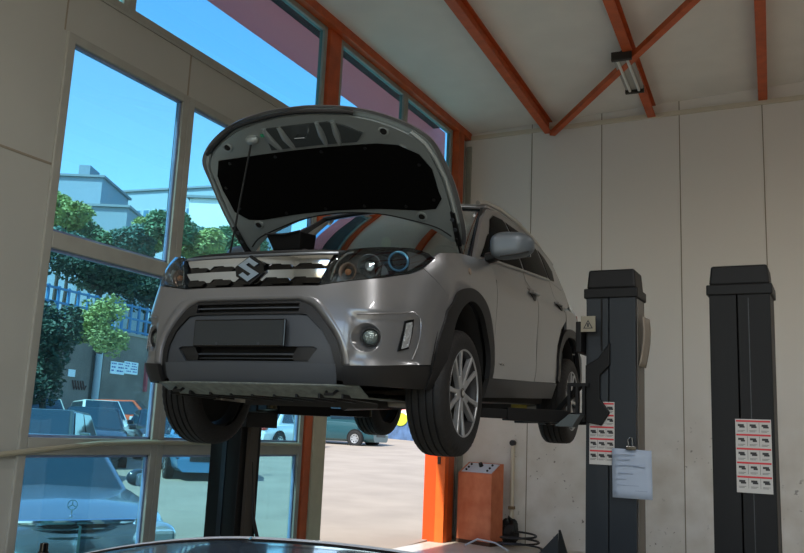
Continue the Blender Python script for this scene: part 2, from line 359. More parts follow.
# added, unseen batten lamps behind and right of the camera, brightening the room
def lamp(x, y, e, rz=0):
    l = copy_tree(lt); l.location = (x, y, cz(x)-.20); l['label'] = FILL_LABELS.pop(0); l['group'] = 'batten lamps along the roof beams'
    a = bpy.data.lights.new('batten_glow', 'AREA'); a.shape = 'RECTANGLE'; a.size = .2; a.size_y = 1.2; a.energy = e; a.color = (1, .97, .94); a.spread = R(170)
    ao = bpy.data.objects.new('batten_glow', a); C.objects.link(ao); ao.location = (x, y, cz(x)-.30)
FILL_LABELS = ['grey batten fitting on the roof beam behind the camera, nearest the windows', 'grey batten fitting on the roof beam behind the camera, middle of the bay', 'grey batten fitting over the neighbouring bay, near the back wall', 'grey batten fitting over the neighbouring bay, towards the street front']
lt['group'] = 'batten lamps along the roof beams'
lamp(-2.6, 0.2, FILL_LAMP*.5); lamp(1.3, 1.2, FILL_LAMP*.8); lamp(4.2, 7.0, FILL_LAMP*.6); lamp(4.2, -1.5, FILL_LAMP)
PL=[(0,.84),(.16,.837),(.32,.825),(.46,.80),(.58,.76),(.68,.695),(.755,.60),(.81,.48),(.845,.34),(.868,.15),(.88,-.1),(.885,-.6),(.885,-1.3),(.885,-1.9),(.885,-2.4),(.878,-2.75),(.855,-3.0),(.78,-3.17),(.62,-3.26),(.35,-3.32),(0,-3.34)]
def _cr(p0,p1,p2,p3,t):
    return tuple(.5*((2*b)+(-a+c)*t+(2*a-5*b+4*c-d)*t*t+(-a+3*b-3*c+d)*t**3) for a,b,c,d in zip(p0,p1,p2,p3))
def _dense():
    P=[(-PL[1][0],PL[1][1])]+PL+[(-PL[-2][0],PL[-2][1])]
    out=[]
    for i in range(1,len(P)-2):
        for k in range(12):out.append(_cr(P[i-1],P[i],P[i+1],P[i+2],k/12))
    out.append(PL[-1])
    S=[0]
    for a,b in zip(out,out[1:]):S.append(S[-1]+math.hypot(b[0]-a[0],b[1]-a[1]))
    return out,S
DP,DS=_dense()
STOT=DS[-1]
def plan(s):
    sg=1 if s>=0 else -1
    s=min(abs(s),STOT-1e-6)
    i=min(max(bisect.bisect_right(DS,s)-1,0),len(DP)-2)
    t=(s-DS[i])/(DS[i+1]-DS[i])
    a,b=DP[i],DP[i+1]
    a0=DP[max(i-1,0)];b1=DP[min(i+2,len(DP)-1)]
    # smooth tangent
    ta=(b[0]-a0[0],b[1]-a0[1]);tb=(b1[0]-a[0],b1[1]-a[1])
    tx=ta[0]*(1-t)+tb[0]*t;ty=ta[1]*(1-t)+tb[1]*t
    L=math.hypot(tx,ty)
    v=a[0]+(b[0]-a[0])*t;u=a[1]+(b[1]-a[1])*t
    nv,nu=-ty/L,tx/L   # outward normal (v,u)
    return sg*v,u,sg*nv,nu
def lerp(T,z):
    if z<=T[0][0]:
        a,b=T[0],T[1]
    elif z>=T[-1][0]:
        a,b=T[-2],T[-1]
    else:
        for a,b in zip(T,T[1:]):
            if a[0]<=z<=b[0]:break
    return a[1]+(b[1]-a[1])*(z-a[0])/(b[0]-a[0])
def sm(T,z,h=.03):
    return (lerp(T,z-h)+2*lerp(T,z-h/2)+2*lerp(T,z)+2*lerp(T,z+h/2)+lerp(T,z+h))/8
FT=[(.15,-.13),(.25,-.05),(.33,-.012),(.42,0),(.55,-.003),(.66,-.022),(.74,-.04),(.88,-.075),(.96,-.13),(1.05,-.25)]
ST=[(.15,-.10),(.28,-.045),(.36,-.012),(.45,0),(.60,-.004),(.80,.004),(.90,.0),(.98,-.018),(1.04,-.05),(1.1,-.10)]
RT=[(.15,-.15),(.25,-.05),(.4,.03),(.6,.03),(.75,-.01),(1.0,-.06),(1.1,-.10)]
def P(s,z,off=0.0):
    v,u,nv,nu=plan(s)
    a=abs(s)
    wf=min(max((1.25-a)/.5,0),1);wf=wf*wf*(3-2*wf)
    wr=min(max((a-(STOT-1.2))/.5,0),1);wr=wr*wr*(3-2*wr)
    d=sm(FT,z)*wf+sm(RT,z)*wr+sm(ST,z)*(1-wf-wr)+off
    return (u+nu*d,v+nv*d,z)
# greenhouse side: v as function of u,z
def Q(u,z,off=0.0):
    w=sm([(.95,.845),(1.02,.80),(1.2,.745),(1.4,.672),(1.5,.625),(1.6,.57)],z)
    # plan taper: narrower at front and rear
    t=(u+1.55)/1.5
    w-= .05*max(0,abs(t)-.15)**2
    return (u,w+off,z)
# ------------------------------------------------------------------ the silver crossover on the lift
_a = -0.06475122; _t = math.atan(-0.03662418)
_fw = Vector((-math.sin(_a), -math.cos(_a), 0)); LFv = Vector((math.cos(_a), -math.sin(_a), 0)); Zv = Vector((0, 0, 1))
FWv = _fw*math.cos(_t)+Zv*math.sin(_t); UPv = Zv*math.cos(_t)-_fw*math.sin(_t)
CAR0 = Vector((-2.64248596, 4.1831626, -0.02894425+EYE))
suv = bpy.data.objects.new('lifted_car', None); C.objects.link(suv)
mm = Matrix((FWv, LFv, UPv)).transposed().to_4x4(); mm.translation = CAR0; suv.matrix_world = mm
tag(suv, 'silver compact SUV raised on the two-post lift with its bonnet open', 'car')
paint = mat('silver_paint', '#7c7d7f', .28, metal=.55, coat=.6)
blk = mat('black_plastic', '#0e0f11', .5, var=.1)
blkg = mat('gloss_black', '#08090a', .12)
dgrey = mat('dark_grey_plastic', '#383d43', .5)
chrome = mat('chrome', '#d8dde2', .08, metal=1)
dark = mat('deep_black', '#050505', .9)
def S(s, z, off=0): return P(s, z, off)
def Sm(s, z, off=0): q = P(s, z, off); return (q[0], -q[1], q[2])
def SD(u, z, off=0):       # side surface by u
    if z < .96: q = P(1.449-u, z, off); return (u, q[1], z)
    q2 = Q(u, z, off)
    if z > 1.04: return q2
    q = P(1.449-u, z, off); w_ = (z-.96)/.08; w_ = w_*w_*(3-2*w_)
    return (u, q[1]*(1-w_)+q2[1]*w_, z)
def SDm(u, z, off=0): q = SD(u, z, off); return (q[0], -q[1], q[2])
def mir(poly): return [(-a, b) for a, b in poly]
def arch(half): return half + [(-a, b) for a, b in half[::-1]]
# core
m = MB()
def core(a, b):
    u = .60-3.75*a; k = 1-.1*abs(2*a-1)**3
    pr = [(0, .22), (.74, .22), (.80, .45), (.80, .9), (.74, 1.0), (.60, 1.45 if -2.7 < u < -1.3 else 1.0), (0, 1.5 if -2.7 < u < -1.3 else 1.0)]
    if u > -.42: pr = [(0, .28), (.55, .28), (.55, .45), (.70, .74), (.66, .84), (.5, .86), (0, .86)]
    t = b*12; i = min(int(t), 11); f = t-i; L = pr + [(-x, y) for x, y in pr[::-1][1:]]
    j = i; p, q = L[j], L[j+1]
    return (u, (p[0]+(q[0]-p[0])*f)*k, p[1]+(q[1]-p[1])*f)
m.grid(core, 40, 12).build('inner_structure', dark, suv)
# front bumper skin
silver_line = [(0, .692), (.30, .690), (.338, .684), (.413, .662), (.485, .578), (.548, .470), (.575, .355)]
tr_out = [(.296, .668), (.320, .657), (.375, .635), (.470, .531), (.515, .452), (.539, .357)]
bump = [(0, .738), (.39, .736), (.404, .738), (.504, .752), (.741, .784), (.924, .823), (1.0, .855), (1.235, .715), (1.173, .662), (1.157, .615), (1.085, .50), (1.053, .384)]
poly = arch(bump[1:]+[(.575, .355)][::1] + [(.548, .470), (.485, .578), (.413, .662), (.338, .684), (.30, .690)])
poly = bump[1:] + [(.575, .355), (.548, .470), (.485, .578), (.413, .662), (.338, .684), (.30, .690)]
full = poly + mir(poly)[::-1]
fogc = [(.647+.078*math.cos(t)*1, .492+.070*math.sin(t)) for t in [2*math.pi*i/20 for i in range(20)]]
drl = [(.857, .583), (.916, .596), (.899, .513), (.879, .451), (.812, .434), (.823, .473)]
def bulge(s, z):
    # raised shoulder under the lamps, sunk corner panel round the fog lamp
    a = abs(s); k = 0
    def sst(e0, e1, x): t = min(max((x-e0)/(e1-e0), 0), 1); return t*t*(3-2*t)
    k -= .014*sst(.605, .585, z)*sst(.55, .60, a)*sst(.985, .955, a)*sst(.37, .40, z)
    return k
drl2 = [(.857, .583), (.916, .596), (.899, .513), (.879, .451), (.812, .434), (.823, .473)]
m = MB(); patch(m, full, S, bulge, .02, .022, holes=[fogc, mir(fogc), drl2, mir(drl2)])
bumper = m.build('front_bumper', paint, suv, smooth=True, angle=40)
m = MB()
for F_ in (S, Sm):
    a_ = [(.30, .690), (.338, .684), (.413, .662), (.485, .578), (.548, .470), (.575, .355)]
    b_ = [(.296, .665), (.320, .657), (.375, .630), (.465, .531), (.512, .452), (.536, .350)]
    a_ = densify(a_, .02)[:int(1e9)]
    aa = curve([(.30, .690), (.338, .684), (.413, .662), (.485, .578), (.548, .470), (.575, .355)], 5, False)
    bb = curve(b_, 5, False); n = len(aa)
    V = [F_(x, z, 0) for x, z in aa]+[F_(x, z, -.022) for x, z in bb]
    m.add(V, [(i, i+1, n+i+1, n+i) for i in range(n-1)])
# top edge strip joining both sides
n = 24; V = [S(-.30+.6*i/n, .690, 0) for i in range(n+1)]+[S(-.296+.592*i/n, .665, -.022) for i in range(n+1)]
m.add(V, [(i, i+1, n+2+i, n+1+i) for i in range(n)])
m.build('bumper_chamfer', paint, bumper, smooth=True, solid=.003)
# black surround
tin = [(.504, .30), (.496, .373), (.473, .455), (.429, .523), (.344, .597), (.300, .601)]
outr = [(.30, .668), (.325, .660), (.378, .634), (.468, .531), (.515, .452), (.539, .357), (.541, .285)]
ring = outr + [(.505, .290)] + tin[1:] 
ringf = ring + mir(ring)[::-1]
slot = [(-.30, .612), (.30, .612), (.30, .653), (-.30, .653)]
m = MB(); patch(m, ringf, S, -.022, .02, .03, holes=[slot]); m.build('bumper_surround', blk, suv, smooth=True)
m = MB()
m.grid(lambda a, b: S(-.31+.62*a, .605+.055*b, -.06), 20, 2).build('upper_vent', dark, suv)
m = MB(); patch(m, [(-.305, .630), (.305, .630), (.305, .636), (-.305, .636)], S, -.03, .02, .05); m.build('vent_slat', dgrey, suv)
# grey centre panel with lower grille opening
pan = [(.30, .598), (.344, .594), (.429, .519), (.470, .452), (.494, .373), (.496, .366), (.350, .366), (.405, .437), (.39, .448)]
low = [(-.385, .445), (.385, .445), (.408, .436), (.358, .374), (-.358, .374), (-.408, .436)]
pano = [(.300, .598), (.344, .594), (.429, .519), (.473, .450), (.494, .373), (.500, .366)]
m = MB(); patch(m, pano+mir(pano)[::-1], S, -.030, .02, .03, holes=[low]); m.build('plate_panel', dgrey, suv, smooth=True)
m = MB().grid(lambda a, b: S(-.43+.86*a, .36+.10*b, -.085), 24, 3); m.build('lower_grille_backing', dark, suv)
m = MB(); patch(m, [(-.39, .404), (.39, .404), (.39, .412), (-.39, .412)], S, -.045, .02, .05); patch(m, [(-.375, .386), (.375, .386), (.375, .390), (-.375, .390)], S, -.05, .02, .05)
m.build('grille_slat', dgrey, suv)
for F_ in (S, Sm):
    m = MB(); patch(m, [(.30, .442), (.382, .442), (.403, .436), (.357, .377), (.28, .377), (.275, .40)], F_, -.04, .03, .03); m.build('grille_cheek', blk, suv, smooth=True)
# skid lip
lip = [(.500, .366), (.506, .300), (.500, .268)]
m = MB(); patch(m, lip+mir(lip)[::-1], S, -.018, .02, .04); m.build('skid_lip', mat('lip_grey', '#40454b', .5), suv, smooth=True)
# black lower corners
cr = [(.539, .357), (.575, .358), (1.053, .378), (1.13, .372), (1.12, .277), (1.035, .262), (.577, .270), (.541, .270)]
for F_ in (S, Sm):
    m = MB(); patch(m, cr, F_, .004, .02, .04); m.build('lower_corner', blk, suv, smooth=True)
# underbody tray: textured panel sloping back from the lip
trm = mat('undertray', '#6d756f', .6, var=.35, scale=30, bump=.5)
def tray(a, b):
    v = (a-.5)*1.16; k = 1-.10*abs(2*a-1)**3
    if b < .35: t = b/.35; return (.805*k-.12*t-.10*abs(v)**2, v, .268-.055*t)
    t = (b-.35)/.65; return (.685*k-1.25*t-.10*abs(v)**2, v, .213-.02*t)
m = MB().grid(tray, 24, 20); trayo = m.build('undertray', trm, suv, smooth=True, solid=.006)
m = MB()
for i in range(9):
    v = -.5+.125*i; m.box((.30, v-.006, .196), (.70, v+.004, .216), Matrix.Rotation(R(-3), 3, 'Y'))
m.build('tray_rib', blk, trayo)
for v, uu in ((.44, .70), (-.44, .70)):
    m = MB(); m.tube([(uu-.02, v-.03, .25), (uu+.02, v-.02, .225), (uu+.02, v+.02, .225), (uu-.02, v+.03, .25)], .008)
    m.build('tow_eye', blk, suv, smooth=True)
# floor pan, subframe, sills underside
m = MB(); m.box((-3.1, -.70, .215), (-.55, .70, .30)); m.box((-.25, -.42, .16), (.12, .42, .24)); m.box((-2.75, -.45, .17), (-2.35, .45, .27))
m.box((-.6, -.60, .16), (-.45, .60, .2)); m.tube([(-.3, .0, .17), (-1.2, .1, .19), (-2.3, .1, .19), (-3.1, .35, .22)], .03)
m.build('floor_pan', blk, suv)
# number plate
m = MB(); m.box((-.005, -.262, .440), (.012, .262, .574)); pl = m.build('plate_holder', blkg, suv, bevel=.006); pl.location = (.842, -.010, 0); pl.rotation_euler = (0, R(-2), 0)
m = MB().box((.012, -.254, .448), (.015, .254, .567)).build('blank_plate', mat('plate_blank', '#262b2e', .35), pl)
for v in (-.12, .12): MB().cyl((.014, v, .455), (.017, v, .455), .006).build('screw', dgrey, pl)
# fog lamps in sunk round pockets
for F_, sg in ((S, 1), (Sm, -1)):
    m = MB(); n = 28
    def pk(a, b):
        t = 2*math.pi*a; r_ = 1-b*.55; cx = .647+.022*b
        return F_(cx+.080*r_*math.cos(t), .492+.072*r_*math.sin(t), -.014-.045*math.sin(b*1.4))
    fg = m.grid(pk, n, 6).build('fog_lamp_pocket', paint, suv, smooth=True, solid=.002)
    c = Vector(F_(.675, .497, -.045)); d = (Vector(F_(.675, .497, 1))-Vector(F_(.675, .497, 0))).normalized(); d = (d+Vector((.6, 0, 0))).normalized()
    MB().lathe([(-.02, .046), (.012, .046), (.014, .040), (.002, .036)], d, c, 28).build('fog_lamp_ring', blk, fg, smooth=True)
    MB().lathe([(.0, .037), (.006, .032), (.012, .018), (.014, .0001)], d, c, 24).build('fog_lamp_lens', mat('fog_glass', '#707b78', .12, metal=.5, bump=1, bscale=60), fg, smooth=True)
    # daytime running lamp blade
    m = MB(); patch(m, drl, F_, -.006, .02, .02); dr = m.build('daytime_lamp', blkg, suv, smooth=True)
    cx = sum(p[0] for p in drl)/6; cy = sum(p[1] for p in drl)/6
    m = MB(); patch(m, [(cx+(x-cx)*.66, cy+(z-cy)*.84) for x, z in drl], F_, .0, .004, .01); m.build('daytime_lens', mat('drl_lens', '#92979a', .2, metal=.3, bump=1, bscale=80), dr, smooth=True)
    m = MB()
    m.tube([F_(a, b, .0) for a, b in curve([(.60, .600), (.80, .615), (.905, .628), (.955, .600), (.945, .50), (.90, .40)], 5, False)], .004, 6)
    m.build('bumper_crease', paint, suv, smooth=True)
# grille
g1 = [(.39, .742), (.445, .820), (.478, .903), (.30, .915)]
m = MB(); patch(m, g1+mir(g1)[::-1], S, -.028, .02, .03); gr = m.build('grille', blkg, suv, smooth=True)
def bar(z0, z1, w0, w1, ph):
    top = [(-w1, z1)]; k = 10
    up = []; dn = []
    for i in range(k):
        c = -w0 + 2*w0*(i+.5)/k; h = w0/k
        if i % 2: dn += [(c-h*1.0, z0-.010), (c+h*.7, z0-.010)]
        else: dn += [(c-h*.75, z0+.006), (c+h*.75, z0+.006)]
    up = [(w1, z1), (-w1, z1)]
    return dn+up
m = MB(); patch(m, bar(.850, .893, .432, .452, 0), S, lambda s, z: -.026+.018*min(1, abs(z-.835)/.05), .015, .02); m.build('chrome_bar', chrome, gr, smooth=True, angle=60)
m = MB(); patch(m, bar(.780, .822, .405, .425, 0), S, lambda s, z: -.026+.018*min(1, abs(z-.765)/.05), .015, .02); m.build('chrome_bar', chrome, gr, smooth=True, angle=60)
m = MB()
m.tube([S(-.475+.95*i/30, .905, -.012) for i in range(31)], .007, 8); m.build('grille_top_strip', mat('trim_strip', '#7d8388', .3, metal=.6), gr, smooth=True)
for zz in (.836, .766):
    m = MB()
    for i in range(5):
        c = -.345+.1725*i; hx = [(c-.062, zz), (c-.045, zz+.014), (c+.045, zz+.014), (c+.062, zz), (c+.045, zz-.014), (c-.045, zz-.014)]
        patch(m, hx, S, -.014, .012, .02)
    m.build('grille_pod', blkg, gr, smooth=True)
# emblem: bold angular S in a dark six-sided surround
ec = Vector(S(.004, .824, .012))
def ef(a, b, o=0): return (ec.x+o-.05*(b), ec.y+a, ec.z+b)
hexp = [(0, .074), (.078, .030), (.086, -.015), (.010, -.074), (-.076, -.032), (-.086, .016)]
em = MB().prism(hexp, lambda a, b, o: ef(a, b, -.02+o), .02).build('emblem', blkg, gr, bevel=.003)
sp = [(.5, 1), (.92, .72), (.74, .60), (.5, .77), (.38, .69), (.98, .32), (.5, 0), (.08, .28), (.26, .40), (.5, .23), (.62, .31), (.02, .68)]
sp = [((x-.5)*.132, (y-.5)*.122) for x, y in sp]
bm_ = MB(); bm_.prism(sp, lambda a, b, o: ef(a, b, o), .010).build('emblem_letter', mat('emblem_chrome', '#b9cfe8', .06, metal=1), em, bevel=.0015)
# headlamps
hl = [(.402, .744), (.504, .758), (.741, .790), (.924, .829), (1.011, .867), (1.091, .919), (1.058, .943), (.969, .960), (.788, .950), (.603, .932), (.532, .922), (.485, .900), (.446, .842)]
hlg = glass('lamp_glass', '#dfe6ea', 1.0)
hbz = mat('lamp_bezel', '#1c2226', .25)
for F_, sg in ((S, 1), (Sm, -1)):
    m = MB(); cx, cz_ = .74, .87
    patch(m, [(cx+(x-cx)*.99, cz_+(z-cz_)*.98) for x, z in hl], F_, lambda s, z: -.075+.03*min(1, abs(z-.87)/.09), .01, .03)
    hd = m.build('headlamp', hbz, suv, smooth=True)
    # housing wall
    L = densify(hl, .03); n = len(L); V = [F_(x, z, -.002) for x, z in L]+[F_(cx+(x-cx)*.985, cz_+(z-cz_)*.96, -.06) for x, z in L]
    MB().add(V, [(i, (i+1) % n, n+(i+1) % n, n+i) for i in range(n)]).build('lamp_housing', hbz, hd, solid=.002)
    m = MB(); patch(m, hl, F_, 0, .003, .03); m.build('lamp_cover', hlg, hd, smooth=True)
    def unit(s, z, off, k=.55):
        c = Vector(F_(s, z, off)); d = (Vector(F_(s, z, 1))-Vector(F_(s, z, 0))).normalized(); d = (d*(1-k)+Vector((1, 0, 0))*k).normalized(); return c, d
    c, d = unit(.884, .884, -.045)
    MB().lathe([(-.02, .052), (.02, .052), (.024, .047), (.02, .042), (-.02, .040)], d, c, 32).build('projector_ring', mat('ring_blue', '#7cc4ec', .2, metal=.6), hd, smooth=True)
    MB().lathe([(-.02, .040), (.0, .038), (.012, .026), (.018, .0001)], d, c, 24).build('projector_lens', mat('lens_dark', '#10161c', .05), hd, smooth=True)
    c, d = unit(.672, .846, -.05)
    MB().lathe([(-.03, .020), (-.01, .045), (.015, .058), (.018, .056)], d, c, 32).build('reflector_bowl', mat('bowl', '#8a8d8d', .2, metal=.9), hd, smooth=True, solid=.002)
    MB().lathe([(-.02, .024), (.01, .022), (.016, .0001)], d, c, 20).build('high_beam_bulb', mat('bulb_grey', '#d0d0cc', .1, metal=.7), hd, smooth=True)
    c, d = unit(.535, .812, -.045)
    MB().lathe([(-.02, .018), (.0, .034), (.012, .045)], d, c, 24).build('indicator_bowl', mat('bowl_amber', '#94705c', .25, metal=.7), hd, smooth=True, solid=.002)
    MB().ball(c+d*.0, .016, 8).build('indicator_bulb', mat('amber_bulb', '#c0713c', .3), hd, smooth=True)
    m = MB(); patch(m, [(.745, .80), (.80, .812), (.79, .842), (.765, .86)], F_, -.035, .01, .02); m.build('lamp_wedge', mat('wedge', '#9aa2a6', .2, metal=.7), hd)
    m = MB(); m.tube([F_(a, b, -.02) for a, b in curve([(.45, .765), (.47, .84), (.51, .895), (.56, .915)], 5, False)], .006, 6); m.build('lamp_strip', chrome, hd, smooth=True)
    m = MB(); patch(m, [(.93, .84), (1.07, .917), (1.05, .935), (.96, .945), (.95, .90)], F_, -.03, .01, .02); m.build('side_reflector', mat('side_refl', '#77706c', .3, metal=.4), hd, smooth=True)
# fenders
out_a = curve([(1.896, .347), (1.869, .588), (1.77, .728), (1.623, .798), (1.452, .816), (1.291, .775), (1.235, .715)], 5, False)
fen = [(1.0, .858), (1.091, .921), (1.10, .935), (1.14, .957), (1.40, .998), (1.714, 1.022), (1.915, 1.035), (1.95, .995), (1.908, .347)] + out_a
rel = [(.46, .400), (.43, .56), (.37, .68), (.27, .765), (.15, .805), (0, .818)]
relin = [(.385, .385), (.375, .50), (.33, .62), (.24, .70), (.13, .742), (0, .752)]
rel = curve(rel, 4, False); relin = curve(relin, 4, False)
def rearc(L, c=-2.5): return [(c+a, b) for a, b in L] + [(c-a, b) for a, b in L[::-1][1:]]
for F_, G_, sg in ((S, SD, 1), (Sm, SDm, -1)):
    m = MB(); patch(m, fen, F_, 0, .02, .05); fo = m.build('fender', paint, suv, smooth=True)
    # arch trims
    inn = [(1.829, .347), (1.80, .50), (1.735, .62), (1.635, .71), (1.50, .748), (1.386, .720), (1.290, .640), (1.22, .50), (1.16, .35), (1.13, .277), (1.05, .262)]; inn = curve(inn, 4, False)
    pt = out_a + [(1.173, .662), (1.157, .615), (1.085, .50), (1.053, .384)] + [(1.053, .262)] + inn[::-1][1:]
    m = MB(); patch(m, pt, F_, .012, .03, .04); m.build('wheel_arch_trim', blk, suv, smooth=True)
    ro = rearc(rel); ri = rearc(relin)
    m = MB(); patch(m, ro+ri[::-1], G_, .012, .03, .04); m.build('wheel_arch_trim', blk, suv, smooth=True)
    # front door, rear door, quarter
    fd = [(-.515, 1.0), (-.50, 1.06), (-.66, 1.085), (-1.50, 1.145), (-1.492, 1.0), (-1.44, .70), (-1.415, .365), (-.467, .352), (-.478, .6)]
    m = MB(); patch(m, fd, G_, 0, .02, .06); d1 = m.build('front_door', paint, suv, smooth=True)
    rd = [(-1.502, 1.0), (-1.510, 1.147), (-2.38, 1.20), (-2.40, 1.0), (-2.33, .87), (-2.16, .79), (-2.06, .66), (-2.035, .50), (-2.03, .378), (-1.425, .366), (-1.45, .70)]
    m = MB(); patch(m, rd, G_, 0, .02, .06); d2 = m.build('rear_door', paint, suv, smooth=True)
    qp = [(-2.41, 1.0), (-2.39, 1.202), (-2.9, 1.19), (-3.06, 1.10), (-3.02, .9), (-3.0, .40), (-2.965, .40)] + [(-2.5-a, b) for a, b in rel[:]] + [(-2.345, .805), (-2.36, .87)]
    m = MB(); patch(m, qp, G_, 0, .02, .06); m.build('quarter_panel', paint, suv, smooth=True)
    # sill cladding
    sl_ = [(-.405, .347), (-2.045, .374), (-2.06, .262), (-.445, .240)]
    m = MB(); patch(m, sl_, G_, .008, .03, .06); m.build('sill_trim', mat('sill_grey', '#2c2c2d', .45), suv, smooth=True)
    m = MB(); patch(m, [(-.47, .356), (-2.02, .383), (-2.02, .372), (-.47, .345)], G_, -.02, .01, .06); m.build('sill_gap', dark, suv)
    # upper side: pillars and roof edge
    up = [(-.40, 1.045), (-.60, 1.215), (-.86, 1.40), (-1.10, 1.515), (-1.4, 1.565), (-2.0, 1.575), (-2.6, 1.535), (-2.95, 1.44), (-3.10, 1.18), (-3.10, 1.08), (-2.9, 1.195), (-2.39, 1.205), (-1.505, 1.150), (-.66, 1.088), (-.50, 1.063)]
    m = MB(); patch(m, up, G_, 0, .02, .06); ups = m.build('pillar_side', paint, suv, smooth=True)
    wf_ = [(-.70, 1.105), (-.90, 1.31), (-1.04, 1.425), (-1.2, 1.485), (-1.45, 1.510), (-1.485, 1.50), (-1.50, 1.160)]
    wr_ = [(-1.56, 1.163), (-1.545, 1.508), (-2.0, 1.508), (-2.25, 1.485), (-2.33, 1.44), (-2.36, 1.213)]
    wq = [(-2.42, 1.218), (-2.40, 1.455), (-2.55, 1.425), (-2.72, 1.33), (-2.64, 1.235)]
    wm = [(-.53, 1.085), (-.68, 1.10), (-.86, 1.29), (-.80, 1.26)]
    gm = mat('side_glass', '#040506', .08, spec=.05); gm.node_tree.nodes['Principled BSDF'].inputs['IOR'].default_value = 1.12
    for nm, pp in (('door_window', wf_), ('door_window', wr_), ('quarter_window', wq), ('mirror_sail', wm)):
        cx = sum(p[0] for p in pp)/len(pp); cy = sum(p[1] for p in pp)/len(pp)
        m = MB(); patch(m, [(cx+(a-cx)*1.03, cy+(b-cy)*1.05) for a, b in pp], G_, .001, .01, .08); fr_ = m.build('window_seal', blk, suv)
        m = MB(); patch(m, pp, G_, .005, .006, .08); m.build(nm, gm, fr_, smooth=True)
    m = MB(); m.tube([G_(-.62-(1.72)*i/20, 1.078+.118*i/20+.006, .008) for i in range(21)], .010, 6); m.build('belt_moulding', paint, suv, smooth=True)
    # door handles in dark cups
    for uu, zz in ((-1.385, .968), (-2.225, .992)):
        cup = [(uu-.085, zz), (uu-.02, zz+.052), (uu+.02, zz+.052), (uu+.085, zz), (uu+.02, zz-.052), (uu-.02, zz-.052)]
        m = MB(); patch(m, cup, G_, .004, .012, .03); hc = m.build('handle_cup', blk, suv)
        a_ = Vector(G_(uu-.085, zz, .035)); b_ = Vector(G_(uu+.085, zz, .035))
        MB().tube([G_(uu-.10, zz, .0), G_(uu-.08, zz, .018), G_(uu, zz+.003, .026), G_(uu+.08, zz, .018), G_(uu+.10, zz, .0)], [.008, .012, .013, .012, .008], 10).build('door_handle', paint, hc, smooth=True)
    # script badge low on the front door
    MB().tube([G_(-.55-.012*i, .44+.006*math.sin(i*1.3), .004) for i in range(9)], .003, 5).build('door_badge', chrome, d1, smooth=True)
    m = MB(); patch(m, [(1.47+.018*math.cos(t), .91+.018*math.sin(t)) for t in [2*math.pi*i/14 for i in range(14)]], F_, .004, .006, .02); m.build('side_repeater', mat('repeater', '#7a6a5c', .3), fo)
    # mirror
    mr_ = bpy.data.objects.new('side_mirror', None)
    m = MB(); c = Vector((-.535, .965, 1.138))
    def mirf(a, b):
        t = math.pi*a; p = 2*math.pi*b
        x = math.cos(p)*math.sin(t); y = -math.cos(t); z = math.sin(p)*math.sin(t)
        sx = math.copysign(abs(x)**.75, x)*(.075 if x > 0 else .055); sy = math.copysign(abs(y)**.7, y)*.120; sz = math.copysign(abs(z)**.62, z)*(.085 if z > 0 else .078)*(1-.16*max(y, -.2))
        if z < 0: sz *= 1-.1*y
        return (c.x+sx-.05*y, sg*(c.y+sy), c.z+sz+.006*y)
    mo = m.grid(mirf, 20, 32).build('side_mirror', mat('mirror_paint', '#5a6269', .42, metal=.35), suv, smooth=True, angle=80)
    MB().box((c.x-.078, sg*(c.y)-.10, c.z-.06), (c.x-.070, sg*(c.y)+.10, c.z+.06), Matrix.Rotation(sg*-.25, 3, 'Z')).build('mirror_glass', chrome, mo)
    MB().tube([(-.56, sg*.80, 1.075), (-.545, sg*.87, 1.085), (-.535, sg*.93, 1.10)], [.035, .03, .03], 10).build('mirror_arm', blk, mo, smooth=True)
    m = MB(); patch2 = [mirf(.5+.38*(i/10-.3), .865+.02*math.sin(i/10*3)) for i in range(11)]
    m.tube(patch2, .006, 6).build('mirror_seam', blk, mo, smooth=True)
    # roof rail
    m = MB(); pts = []
    for i in range(25):
        t = i/24; u_ = -1.03-1.85*t; z_ = lerp([(-2.9, 1.475), (-2.6, 1.55), (-2.0, 1.605), (-1.5, 1.605), (-1.15, 1.575), (-1.0, 1.535)], u_)
        pts.append((u_, sg*(.585-.05*max(0, abs(u_+1.9)-.5)**2), z_))
    m.tube(pts, .016, 8); m.build('roof_rail', mat('rail_silver', '#b7b4ae', .3, metal=.8), suv, smooth=True)
    # tail lamp
    tl = [(4.46, .98), (4.72, .985), (4.95, .955), (4.95, .86), (4.62, .86), (4.48, .92)]
    m = MB(); patch(m, tl, F_, .012, .02, .04); m.build('tail_lamp', mat('tail_red', '#8a1c18', .15, coat=.5), suv, smooth=True)
    # rear bumper corner
    rb = [(4.455, .40), (4.455, .62), (4.62, .66), (5.0, .66), (STOT-.01, .66), (STOT-.01, .40)]
    m = MB(); patch(m, rb, F_, .01, .02, .08); m.build('rear_bumper', paint, suv, smooth=True)
    rb = [(4.40, .395), (STOT-.01, .395), (STOT-.01, .26), (4.44, .26)]
    m = MB(); patch(m, rb, F_, .014, .02, .08); m.build('rear_bumper_trim', blk, suv, smooth=True)
    # rear flank above bumper
    rf = [(4.455, .63), (4.43, 1.06), (4.8, 1.03), (STOT-.01, 1.03), (STOT-.01, .665), (4.62, .665)]
    m = MB(); patch(m, rf, F_, 0, .02, .08); m.build('rear_panel', paint, suv, smooth=True)
